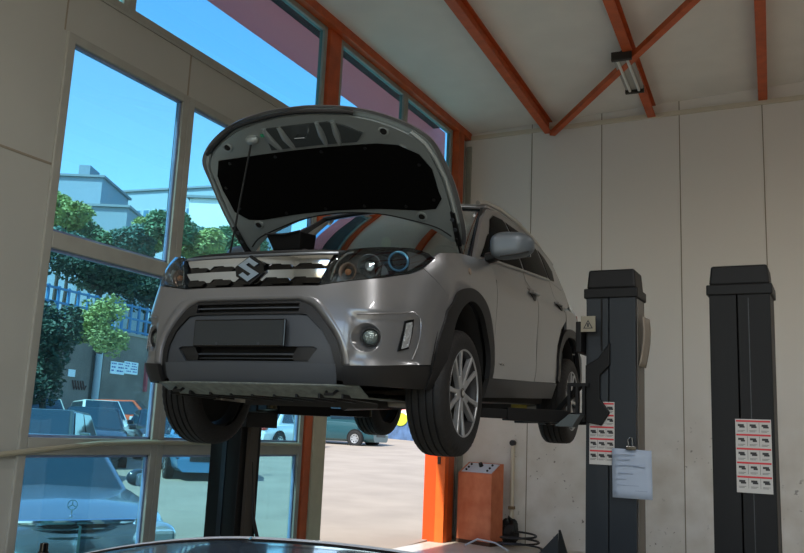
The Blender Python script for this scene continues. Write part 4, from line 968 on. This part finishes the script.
# local: x right, y away from camera, z up
zt = P0.z
def prof(x): # height drop across the width
    return -(.20 if x < 0 else .075)*x*x
def bonnet(a, b):
    x = (b-.5)*1.86; y = .0-1.5*a
    yy = y-.16*(x/.93)**2
    if a < .12: k = a/.12; return (x, yy+.0*k, zt+prof(x)-.010*(1-k)**2*1.2)
    return (x, yy, zt+prof(x)-.004*math.sin((a-.12)*3)+ -.0)
bo = MB().grid(bonnet, 30, 40).build('bonnet', fgm, fcar, smooth=True, solid=.01)
def nose(a, b):
    x = (b-.5)*1.86; t = a
    return (x*(1-.01*a), -.16*(x/.93)**2+.10*math.sin(t*math.pi/2), zt+prof(x)-.010-(zt-.28+prof(x))*t*.98)
MB().tube([((i/40-.5)*1.86, -.16*((i/40-.5)*2)**2+.004, zt+prof((i/40-.5)*1.86)-.004) for i in range(41)], .009, 8).build('edge_trim', mat('edge_bright', '#c3cad4', .2, metal=.3), fcar, smooth=True)  # highlight along the bonnet edge, drawn as a thin pale strip
ns = MB().grid(nose, 12, 40).build('nose', fgm, fcar, smooth=True, solid=.01)
MB().tube([(x_, -.16*(x_/.93)**2-.075, zt+prof(x_)+.0015) for x_ in [(i/30-.5)*1.7 for i in range(31)]], .006, 6).build('shut_line', blkg, fcar, smooth=True)
MB().tube([(-.035, -.02, zt+.000), (-.03, -.10, zt+.002)], .007, 6).build('shut_notch', blkg, fcar)
for sg in (-1, 1):
    MB().grid(lambda a, b: (sg*(.93+.0*a), -.18-1.35*a, .28+(zt-.30-.13)*b), 4, 4).build('wing', fgm, fcar, smooth=True, solid=.01)
    MB().grid(lambda a, b: (sg*(.55+.26*b), -.02-.10*(.55+.26*b)**2+.075+.03*(1-a), .60+.12*a), 4, 6).build('headlamp', mat('lamp_far', '#c9d2d8', .1, metal=.5), fcar, smooth=True, solid=.02)
    w_ = MB().lathe([(-.10, .2), (-.10, .30), (-.08, .32), (.08, .32), (.10, .30), (.10, .2)], (1, 0, 0), (sg*.80, -.80, .32), 40).build('wheel', tyre_m, fcar, smooth=True)
MB().box((-.35, .06, .45), (.35, .10, .58)).build('grille', blkg, fcar, bevel=.02)
# small black canister on an orange tray at the lower left
pc = at(43, 557, 3.5)
tr_ = thing('tool_tray', 'orange edged tool tray cut off by the bottom left corner', 'tray', (pc.x, pc.y, pc.z-.05), YAW*-1)
MB().box((-.12, -.08, 0), (.10, .10, .02)).build('tray_base', mat('tray_dark', '#221c18', .6), tr_, bevel=.004)
MB().box((-.125, .095, 0), (.105, .103, .036)).build('tray_lip', mat('tray_orange', '#c8552a', .5), tr_, bevel=.003)
MB().cyl((0, 0, -pc.z+.06), (0, 0, 0), .02, n=14).cyl((0, 0, -pc.z+.05), (0, 0, -pc.z+.08), .22, n=24).build('stand', blk, tr_)
cn = thing('spray_can', 'black cap of a canister standing in the tray at bottom left', 'can', (at(43, 556, 3.48).x, at(43, 556, 3.48).y, pc.z-.02))
MB().cyl((0, 0, 0), (0, 0, .045), .021, n=24).build('can_body', blk, cn, smooth=True)
MB().cyl((0, 0, .045), (0, 0, .078), .017, .016, 24).build('cap', blkg, cn, smooth=True, bevel=.002)
# ------------------------------------------------------------------ outside
def ground_at(x, y): return gz(x, y)
cgl = mat('car_glass', '#1d3440', .04, spec=.8)
def simple_car(label, loc, rz, col, L=4.2, W=1.74, H=1.46, style='hatch', metal=.3, group=None, name='parked_car', glass_m=None, rough=.25):
    z = min(gz(loc[0]+dx, loc[1]+dy) for dx in (-.6, .6) for dy in (-.6, .6))
    t = thing(name, label, 'car' if style != 'van' else 'van', (loc[0], loc[1], z), rz, group)
    pm = mat('car_'+col.strip('#'), col, rough, metal=metal, coat=.5); g_ = glass_m or cgl
    h = L/2
    if style == 'sedan':
        top = [(-h, .62), (-h+.10, .86), (-h+.75, .93), (-.15*L, .97), (.20*L, .95), (.36*L, .88), (h-.12, .74), (h, .55)]
        cab = [(-.33*L, .95), (-.19*L, H-.02), (.04*L, H), (.21*L, .95)]
    elif style == 'hatch':
        top = [(-h, .60), (-h+.06, .88), (-.3*L, .96), (.18*L, .96), (.34*L, .90), (h-.12, .76), (h, .52)]
        cab = [(-h+.12, .92), (-h+.55, H-.04), (.02*L, H), (.20*L, .96)]
    else:
        top = [(-h, .70), (-h+.03, 1.0), (.1*L, 1.05), (.40*L, 1.0), (h-.06, .85), (h, .55)]
        cab = [(-h+.05, 1.0), (-h+.16, H), (.22*L, H), (.40*L, 1.0)]
    def body(a, b):
        x = -h+L*a; zt_ = sm(top, x, .04); e = 1-.16*abs(2*a-1)**4
        pr = [(0, .20), (.80, .20), (.95, .30), (1.0, .50), (1.0, .70*zt_+.1), (.97, zt_-.06), (.86, zt_), (0, zt_+.035)]
        f = b*14; L_ = pr+[(-x_, y_) for x_, y_ in pr[::-1][1:]]; i = min(int(f), 13); k = f-i
        p, q = L_[i], L_[i+1]
        return (x, (p[0]+(q[0]-p[0])*k)*W/2*e, p[1]+(q[1]-p[1])*k)
    bd = MB().grid(body, 36, 28)
    n = 28; bd.f += [tuple(range(n+1)), tuple(36*(n+1)+i for i in range(n+1))]
    bd.build('body', pm, t, smooth=True, angle=40)
    # greenhouse frustum
    x0, x1, x2, x3 = [c[0] for c in cab]; zb0, zr0, zr1, zb1 = [c[1] for c in cab]
    wb = W/2*.90; wt = W/2*(.70 if style != 'van' else .84)
    def gh(a, b):      # a along length 0..1, b over the section 0..1
        pass
    K = {'rb': (x0, wb, zb0-.06), 'rt': (x1, wt, zr0), 'ft': (x2, wt, zr1), 'fb': (x3, wb, zb1-.06)}
    def p(k, s_): v = K[k]; return Vector((v[0], v[1]*s_, v[2]))
    V = [p(k, s_) for s_ in (1, -1) for k in ('rb', 'rt', 'ft', 'fb')]
    cabm = MB().add(V, [(0, 1, 2, 3), (7, 6, 5, 4), (0, 4, 5, 1), (1, 5, 6, 2), (2, 6, 7, 3)]).build('cabin', pm, t, smooth=True, bevel=.05, angle=50)
    def quad(nm, a, b, c, d, mg=.10, out=.012):
        ce = (a+b+c+d)/4; nrm = (b-a).cross(d-a).normalized()
        if nrm.dot(ce-Vector((ce.x*.5, 0, .8))) < 0: nrm = -nrm
        Q4 = [v+(ce-v)*mg+nrm*out for v in (a, b, c, d)]
        MB().add(Q4, [(0, 1, 2, 3)]).build(nm, g_, t, solid=.012)
    quad('windscreen', p('fb', 1), p('fb', -1), p('ft', -1), p('ft', 1))
    quad('rear_window', p('rb', 1), p('rb', -1), p('rt', -1), p('rt', 1), .13)
    for s_ in (1, -1):
        rb, rt_, ft_, fb_ = p('rb', s_), p('rt', s_), p('ft', s_), p('fb', s_)
        if style == 'van':
            cuts = [(.06, .30), (.34, .60), (.66, .95)]
        else: cuts = [(.10, .50), (.54, .94)]
        for u0, u1 in cuts:
            B0 = rb.lerp(fb_, u0); B1 = rb.lerp(fb_, u1); T0 = rt_.lerp(ft_, max(0, (u0-.02))); T1 = rt_.lerp(ft_, min(1, u1+.02))
            B0 = B0.lerp(T0, .16); B1 = B1.lerp(T1, .16)
            ce = (B0+B1+T0+T1)/4; o_ = Vector((0, s_*.014, 0))
            Q4 = [v+(ce-v)*.06+o_ for v in (B0, B1, T1.lerp(B1, .08), T0.lerp(B0, .08))]
            MB().add(Q4, [(0, 1, 2, 3)]).build('side_window', g_, t, solid=.012)
        for xw in (h-.82, -h+.80):
            r_ = .32 if style != 'van' else .33
            MB().cyl((xw, s_*(W/2-.10), r_+.02), (xw, s_*(W/2+.004), r_+.02), r_+.05, n=28).build('wheel_arch', dark, t)
            wh = MB().lathe([(-.10, r_*.6), (-.10, r_-.02), (-.08, r_), (.07, r_), (.09, r_-.02), (.09, r_*.6)], (0, 1, 0), (xw, s_*(W/2-.08), r_), 32).build('tyre', tyre_m, t, smooth=True)
            m = MB().lathe([(.07, r_*.62), (.095, r_*.58), (.085, r_*.5), (.095, .04), (.095, .0001)], (0, s_, 0), (xw, s_*(W/2-.08), r_), 28); m.build('hubcap', mat('hubcap', '#b9bcbe', .35, metal=.6), wh, smooth=True)
            m = MB()
            for k in range(7):
                a = 2*math.pi*k/7; m.box((xw+r_*.4*math.cos(a)-.022, s_*(W/2+.018)-.004, r_+r_*.4*math.sin(a)-.022), (xw+r_*.4*math.cos(a)+.022, s_*(W/2+.018)+.004, r_+r_*.4*math.sin(a)+.022))
            m.build('hubcap_hole', dark, wh)
        # lamps
        hx = body(.965, .5+.5)  # unused end value
        lm = MB().box((h-.20, s_*W/2*.72-.17, .60), (h-.02, s_*W/2*.72+.15, .72)); lm.build('headlight', mat('lamp_far', '#c9d2d8', .1, metal=.5), t, bevel=.03)
        MB().box((-h-.005, s_*W/2*.74-.12, .70), (-h+.16, s_*W/2*.74+.13, .86)).build('tail_light', mat('tail_far', '#a02a22', .2), t, bevel=.02)
        MB().box((x3-.28, s_*(W/2+.10)-.09, .96), (x3-.16, s_*(W/2+.10)+.09, 1.09)).build('side_mirror', pm, t, bevel=.03)
    MB().box((h-.05, -.45, .42), (h+.015, .45, .55)).build('front_grille', blk, t, bevel=.015)
    MB().box((-h-.012, -.26, .50), (-h+.02, .26, .61)).build('number_plate', mat('plate_pale', '#c5c9cc', .4), t)
    return t, pm
CS = lambda px, py, D: at(px, py, D)
def face_cam(p, off): # heading so the nose points to the camera, plus an offset
    return math.atan2(-p.y, -p.x)+R(off)
# silver-blue saloon right outside the left window
pf = CS(76, 560, 6.75); pb = CS(34, 560, 7.95)
hd = Vector((pf.x-pb.x, pf.y-pb.y)).normalized(); Lm = 4.75
mc = Vector((pf.x, pf.y))-hd*(Lm/2)
merc, mpm = simple_car('large grey-blue saloon with chrome grille and upright bonnet star just outside the window', (mc.x, mc.y), math.atan2(hd.y, hd.x), '#8b97a3', Lm, 1.80, 1.44, 'sedan', metal=.75)
merc.location.z = gz(pf.x, pf.y)-.0
h_ = Lm/2
m = MB(); m.grid(lambda a, b: (h_-.02-.10*a-.10*abs(2*b-1)**2.2, (b-.5)*(.98-.12*(1-a)), .50+.27*a), 8, 16); gm2 = m.build('grille_backing', blkg, merc, smooth=True, solid=.02)
for k in range(4):
    MB().tube([(h_+.006-.10*(k+.5)/4-.10*abs(2*b-1)**2.2, (b-.5)*(.95-.12*(1-(k+.5)/4)), .50+.27*(k+.5)/4) for b in [i/14 for i in range(15)]], .009, 6).build('grille_slat', chrome, merc, smooth=True)
MB().box((h_-.06, -.010, .50), (h_+.02, .010, .77)).build('grille_divider', chrome, merc)
MB().tube([(h_-.115-.10*abs(2*b-1)**2.2, (b-.5)*1.0, .785-.01*abs(2*b-1)**3) for b in [i/20 for i in range(21)]], .026, 10).build('grille_surround', chrome, merc, smooth=True)
for s_ in (1, -1):
    MB().tube([(h_-.115-.10, s_*.50, .785), (h_-.09, s_*.47, .64), (h_-.10, s_*.43, .49)], .022, 8).build('grille_side', chrome, merc, smooth=True)
    MB().ball((h_-.24, s_*.70, .66), (.17, .17, .11), 12).build('lamp_glass', mat('lamp_clear', '#b8c4cc', .06, metal=.6), merc, smooth=True)
    MB().ball((h_*.10+.24, s_*1.02, 1.03), (.07, .13, .09), 12).build('door_mirror', mat('mirror_black_blue', '#2d3a46', .1, coat=.8), merc, smooth=True)
# upright ring star
m = MB(); c = Vector((h_-.30, 0, .905)); m.lathe([(-.003, .036), (.003, .036), (.003, .041), (-.003, .041)], (1, 0, 0), c, 28, close=True)
for k in range(3):
    a = math.pi/2+2*math.pi*k/3; m.beam(c, c+Vector((0, math.cos(a)*.038, math.sin(a)*.038)), .006, .004, (1, 0, 0))
m.cyl(c-Vector((0, 0, .042)), c-Vector((0, 0, .075)), .006, n=8); m.lathe([(0, .03), (.012, .02), (.016, .001)], (0, 0, 1), c-Vector((0, 0, .095)), 16)
m.build('bonnet_star', chrome, merc, smooth=True)
m = MB().box((h_*.2, -.6, .9), (h_*.2+.01, .6, .92)); 
# parked row
def pc_(px, D, *a, **k):
    p = CS(px, 430, D); return p
cars = [
 (92, 22.0, 'black hatchback with a blue-reflecting windscreen in the front parked row', '#1b242c', 'hatch', 0, 8, 1.48),
 (40, 16.5, 'dark green-grey estate cut by the window edge in the parked row', '#4d5a57', 'hatch', -14, 0, 1.5),
 (160, 25.5, 'black saloon with sky reflections beside the black hatchback', '#1a222b', 'sedan', 10, 0, 1.42),
 (98, 29.8, 'white hatchback parked directly behind the black hatchback', '#dfe4df', 'hatch', 14, 0, 1.60),
 (38, 28.5, 'cream saloon behind the green-grey estate', '#d8d4bf', 'sedan', 10, 0, 1.6),
 (132, 35.5, 'orange-red hatchback at the foot of the retaining wall', '#e0643c', 'hatch', 78, 0, 1.60),
 (180, 31.2, 'white hatchback seen between window frame and front tyre', '#e6ebec', 'hatch', 10, 0, 1.50),
 (200, 20.3, 'blue hatchback in front of the white hatchback, by the front tyre', '#4f87ad', 'hatch', 8, 0, 1.25),
 (281, 33.0, 'white saloon showing its boot, parked left of the orange post', '#e8ecee', 'sedan', 118, 0, 1.42),
]
for px, D, lab, col, stl, off, _, H_ in cars:
    p = CS(px, 430, D); rz = face_cam(p, off) if lab[:9] != 'white sal' else face_cam(p, 145)
    simple_car(lab, (p.x, p.y), rz, col, 4.1, 1.72, H_, stl, metal=.2, group=None)
p = CS(331, 430, 38.0)
simple_car('teal blue panel van parked across the street beyond the doorway', (p.x, p.y), face_cam(p, 62), '#1d4c54', 4.9, 1.8, 2.0, 'van', metal=.15, name='parked_van', rough=.4)
# retaining wall with fence
def wall_line(): 
    a = CS(10, 430, 34); b = CS(262, 430, 53); return a, b
a, b = wall_line(); dv = Vector((b.x-a.x, b.y-a.y, 0)); Lw = dv.length; dv.normalize(); nvv = Vector((dv.y, -dv.x, 0))
if nvv.dot(-a) < 0: nvv = -nvv
a0 = Vector((a.x, a.y, 0))
_d = ray(100, 330); _p = a0+nvv*.3; ztop = (O+_d*((_p-O).dot(nvv)/_d.dot(nvv))).z
rw = thing('retaining_wall', 'long grey-brown concrete retaining wall with a downpipe behind the parked cars', 'wall', a0, math.atan2(dv.y, dv.x)); rw['kind'] = 'structure'
sgn = 1 if (Vector((-dv.y, dv.x, 0))).dot(nvv) > 0 else -1     # local +y side facing camera?
conc = mat('concrete_dirty', '#8a7a70', .9, var=.35, scale=.6, bump=.3, bscale=5)
MB().box((-18, -.3, -1), (Lw+10, .3, ztop)).build('wall_body', conc, rw)
MB().box((-18, -.36, ztop), (Lw+10, .36, ztop+.12)).build('coping', mat('coping', '#9c9388', .9), rw)
ys = .3*sgn
def onwall(px, py):  # local coords of pixel on wall face
    d = ray(px, py); p0 = a0+nvv*.3; t = (p0-O).dot(nvv)/d.dot(nvv); w_ = O+d*t-a0; return w_.dot(dv), w_.z
x_, z_ = onwall(98, 350); x2, z2 = onwall(93, 394)
MB().box((x_-.35, ys-.02, -.5), (x_+.40, ys+.02*sgn, onwall(98, 346)[1])).build('recess', mat('recess_dark', '#4c453f', .9), rw)
MB().cyl((x_-.05, ys+.14*sgn, .0), (x_-.05, ys+.14*sgn, z_+.1), .16, n=16).build('downpipe', mat('pipe_pale', '#aab0b4', .4), rw, smooth=True)
def notice(px0, py0, px1, py1, label, rows, red=False):
    x0, z0 = onwall(px0, py0); x1, z1 = onwall(px1, py1)
    yw = ys+.03*sgn
    t = thing('wall_notice', label, 'sign', a0+dv*((x0+x1)/2)+nvv*.33+Vector((0, 0, (z0+z1)/2)), math.atan2(dv.y, dv.x))
    w_ = abs(x1-x0)/2; h = abs(z0-z1)/2
    MB().box((-w_, -.015, -h), (w_, .015, h)).build('board', mat('notice_white', '#e6ecee', .5), t)
    m = MB()
    for i in range(rows):
        zz = h*.78-i*(1.7*h/rows); k = 0; x = -w_*.85
        while x < w_*.8:
            l = w_*.16*(1+((i*7+k*3) % 3)*.5); 
            if (k+i) % 4 != 3: m.box((x, (.016 if sgn > 0 else -.02), zz-h*.22*(3/rows)), (min(x+l, w_*.85), (.02 if sgn > 0 else -.016), zz+h*.02))
            x += l+w_*.07; k += 1
    if rows: m.build('lettering', mat('notice_blue', '#2c4f9a', .5), t)
notice(110.5, 361, 123, 375, 'white wall notice with bold dark lettering, left of the pair', 3)
notice(124, 361, 136.5, 375, 'white wall notice with finer lettering, right of the pair', 4)
notice(68, 369, 74, 377, 'small plain white sheet fixed low on the retaining wall', 0)
x0, z0 = onwall(72, 380); x1, z1 = onwall(84, 390)
m = MB()
random.seed(5)
for i in range(5):
    xx = x0+(x1-x0)*i/5; m.tube([(xx, ys+.03*sgn, z0), (xx+.15, ys+.03*sgn, z1), (xx+.25, ys+.03*sgn, (z0+z1)/2)], .03, 5)
m.build('graffiti', mat('graffiti', '#5e3c34', .8), rw)
x0, z0 = onwall(145, 375); m = MB()
m.tube([(x0, ys+.03*sgn, z0+.6), (x0+.05, ys+.03*sgn, z0-.8)], .12, 6); m.build('graffiti', mat('graffiti_red', '#b0484c', .8), rw)
# fence
fn_ = thing('railing', 'blue metal railing running along the top of the retaining wall', 'fence', a0+Vector((0, 0, ztop+.12)), math.atan2(dv.y, dv.x))
fm = mat('railing_blue', '#2e6f9e', .5)
m = MB()
for z in (.15, .75, 1.35): m.beam((-10, 0, z), (Lw+5, 0, z), .09, .09)
m.build('rail', fm, fn_)
m = MB()
k = -10
while k < Lw+5: m.beam((k, 0, 0), (k, 0, 1.45), .10, .10); k += .62
for q in MB().v: pass
m.build('post', fm, fn_)
# ------------------------------------------------------------------ trees
lm_ = {k: mat('leaf_'+k, c, .6, var=.45, scale=1.2) for k, c in (('dark', '#33503c'), ('mid', '#65875f'), ('light', '#a8b46a'), ('blue', '#5a7f70'))}
def tree(label, base, h, rad, kind, n=2600, trunk=True, leaf=.22, cz_=None, group=None, sq=.8):
    t = thing('tree', label, 'tree', base, 0, group)
    rs = random.Random(hash(label) % 1000 if False else int(abs(base[0]*37+base[1]*91)) % 9973)
    m = MB(); zc = h-rad*sq
    blobs = [(Vector((rs.uniform(-.55, .55)*rad, rs.uniform(-.55, .55)*rad, zc+rs.uniform(-.55, .45)*rad*sq)), rad*rs.uniform(.32, .55)) for _ in range(14)]
    for i in range(n):
        c, r_ = rs.choice(blobs)
        d = Vector((rs.gauss(0, 1), rs.gauss(0, 1), rs.gauss(0, 1))).normalized()
        p = c+Vector((d.x, d.y, d.z*min(sq, 1.3)))*r_*(rs.random()**.35)
        a = Vector((rs.gauss(0, 1), rs.gauss(0, 1), rs.gauss(0, .6))).normalized(); b = a.orthogonal().normalized()
        l = leaf*rs.uniform(.6, 1.3); m.add([p-a*l, p-b*l*.5, p+a*l, p+b*l*.5], [(0, 1, 2, 3)])
    m.build('crown', lm_[kind], t, keep=True)
    if trunk:
        m = MB(); m.tube([(0, 0, -.3), (.1*rad, 0, zc*.5), (0, .05*rad, zc)], [.05*rad+.06, .04*rad+.05, .03*rad+.02], 8)
        for k in range(4):
            a = 2*math.pi*k/4+.5; m.tube([(0, 0, zc*.75), (rad*.45*math.cos(a), rad*.45*math.sin(a), zc+.2*rad)], [.03*rad+.03, .02], 6)
        m.build('trunk', mat('bark', '#4a4038', .9, var=.3), t, smooth=True)
    return t
def gp(px, D, z=None): p = CS(px, 430, D); return (p.x, p.y, gz(p.x, p.y) if z is None else z)
def topz(px, py, D): return CS(px, py, D).z
def T(label, px, D, pytop, rad, kind, z0=None, **k):
    p = CS(px, pytop+15, D); b = (p.x, p.y, gz(p.x, p.y) if z0 is None else z0); tree(label, b, topz(px, pytop, D)-b[2], rad, kind, **k)
T('dark leafy tree drooping at the left edge of the lower window', 55, 25.2, 266, .95, 'dark', None, n=6500, leaf=.08, sq=2.6)
T('dark tree overhanging the railing from the top of the lower window', 98, 42.0, 250, 3.0, 'dark', ztop, n=7000, leaf=.13, sq=.34)
T('dark tree leaning over the railing nearest the front of the car', 152, 46.0, 264, 3.0, 'dark', ztop, n=7000, leaf=.13, sq=.42)
T('sunlit yellow-green tree behind the blue railing', 104, 33, 290, 1.3, 'light', 4.2, n=4200, leaf=.09, sq=1.0)
up_ = [(64, 62, 186, 2.4, 'light'), (84, 66, 208, 2.2, 'mid'), (102, 70, 226, 2.2, 'light'), (119, 66, 230, 2.2, 'mid'), (137, 63, 220, 2.1, 'blue'), (153, 72, 212, 2.6, 'light'), (169, 60, 205, 2.0, 'mid'), (190, 68, 222, 2.4, 'blue'), (207, 62, 226, 2.2, 'light'), (226, 70, 222, 2.6, 'mid'), (246, 66, 226, 2.6, 'mid'), (70, 54, 222, 1.8, 'blue')]
nm_ = ['tall yellow-green tree at the left edge of the upper window', 'round green tree under the flat-roofed tower', 'yellowish low tree below the grey shed', 'lowest green tree in the dip of the hillside row', 'blue-green tree in the middle of the upper window', 'tall pale green tree left of the window mullion', 'green tree touching the window mullion from the left', 'blue-green tree right of the window mullion', 'pale green tree below the white house', 'green tree right of the white house by the bonnet', 'green tree mostly hidden by the bonnet edge', 'small blue-green tree in front of the tall yellow-green tree']
for (px, D, py, rd, kd), lab in zip(up_, nm_): T(lab, px, D, py, rd*.85, kd, 6.0, n=7000, leaf=.17)
# hillside the houses stand on
def hill(a, b):
    p = CS(-60+560*b, 430, 50+70*a); k = 1-max(0, b-.45)/.2 if b > .45 else 1
    return (p.x, p.y, max(gz(p.x, p.y)-.3, 4.0+5.5*a) if b < .42 else gz(p.x, p.y)-.3+max(0, (.55-b)/.13)*(4.0+5.5*a-gz(p.x, p.y)) if b < .55 else gz(p.x, p.y)-.3)
struct(MB().grid(hill, 8, 30).build('ground_hill', mat('hill_green', '#46603e', .95, var=.4, scale=.3), smooth=True))
# ------------------------------------------------------------------ buildings
def building(label, px0, px1, pytop, D, col, depth=9, zb=2.0, wins=(), roof=None, skew=0):
    p0 = CS(px0, pytop, D); p1 = CS(px1, pytop, D+skew); z1 = p0.z
    d = Vector((p1.x-p0.x, p1.y-p0.y, 0)); L_ = d.length; rz = math.atan2(d.y, d.x)
    t = thing('building', label, 'building', (p0.x, p0.y, zb), rz)
    H_ = z1-zb
    MB().box((0, 0, 0), (L_, depth, H_)).build('walls', mat('bld_'+col.strip('#'), col, .9, var=.08), t)
    MB().box((-.3, -.3, H_), (L_+.3, depth+.3, H_+.25)).build('roof_slab', mat('roofslab', '#7e8890', .8), t)
    for (u0, u1, v0, v1, n, rows) in wins:
        for r_ in range(rows):
            for i in range(n):
                a = L_*(u0+(u1-u0)*(i+.18)/n); b = L_*(u0+(u1-u0)*(i+.82)/n); c0 = H_*(v0+(v1-v0)*(r_+.15)/rows); c1_ = H_*(v0+(v1-v0)*(r_+.85)/rows)
                f = MB().box((a-.06, -.05, c0-.06), (b+.06, .01, c1_+.06)).build('window', mat('bwin_frame', '#cfd6d8', .7), t)
                MB().box((a, -.07, c0), (b, -.05, c1_)).build('pane', mat('bwin_glass', '#4f7590', .15), f)
    return t, L_, H_
t, L_, H_ = building('pale block with a small rooftop tank at the left of the upper window', 57, 103, 176, 95, '#8f9fae', wins=[(.05, .5, .6, .85, 2, 1)])
MB().box((L_*.30, 2, H_), (L_*.55, 5, H_+2.0)).build('roof_tank', mat('tank', '#7f8e9c', .8), t)
building('long low factory with a row of strip windows under the skyline', 80, 262, 195, 118, '#9fb0bb', wins=[(.04, .98, .70, .95, 20, 1)], skew=-9)
building('grey sloping-roofed shed in front of the long factory', 82, 128, 206, 88, '#8a98a4')
building('white house with dark windows right of the window mullion', 190, 250, 198, 84, '#e2e8ea', wins=[(.08, .62, .55, .80, 2, 1)])
building('grey building closing the street beyond the van', 262, 330, 396, 60, '#8b97a2', zb=0, wins=[(.1, .9, .3, .8, 5, 1)])
# market stall bits beyond the van
p = gp(402, 45)
st_ = thing('street_banner', 'yellow-green oval sign among parked things across the street', 'sign', p, R(-27))
MB().box((-1.6, -.1, .0), (2.2, .1, 1.0)).build('board', mat('stall_blue', '#56759c', .7, var=.4, scale=3), st_)
m = MB(); m.prism([(.62*math.cos(t), 1.1+.34*math.sin(t)) for t in [2*math.pi*i/24 for i in range(24)]], lambda a, b, o: (a, -.14+o, b), .03); m.build('oval_panel', mat('oval_yellow', '#b9c63c', .6), st_)
MB().box((-.7, -.12, 1.55), (.7, .05, 1.9)).build('top_board', mat('stall_red', '#d9c9c4', .6, col2='#c2534a', scale=3), st_)
# drain cover
p = fl(420, 467); 
dcx, dcy = CS(412, 430, 22).x, CS(412, 430, 22).y
tag(MB().cyl((dcx, dcy, gz(dcx, dcy)-.02), (dcx, dcy, gz(dcx, dcy)+.012), .42, n=28).build('drain_cover', mat('iron', '#7f7263', .7)), 'round iron drain cover in the sunlit street', 'drain cover')
# thin dark aerial behind the glass by the mullion

GR = {'parked_car': 'cars parked outside the windows', 'tree': 'trees seen through the windows', 'building': 'buildings beyond the street', 'wall_notice': 'notices on the retaining wall', 'lift_column': 'columns of the two-post car lifts', 'air_hose': 'hoses lying by the back wall'}
for o in sc.objects:
    k = o.name.split('.')[0]
    if o.parent is None and k in GR and not o.get('kind') and o is not fcar: o['group'] = GR[k]
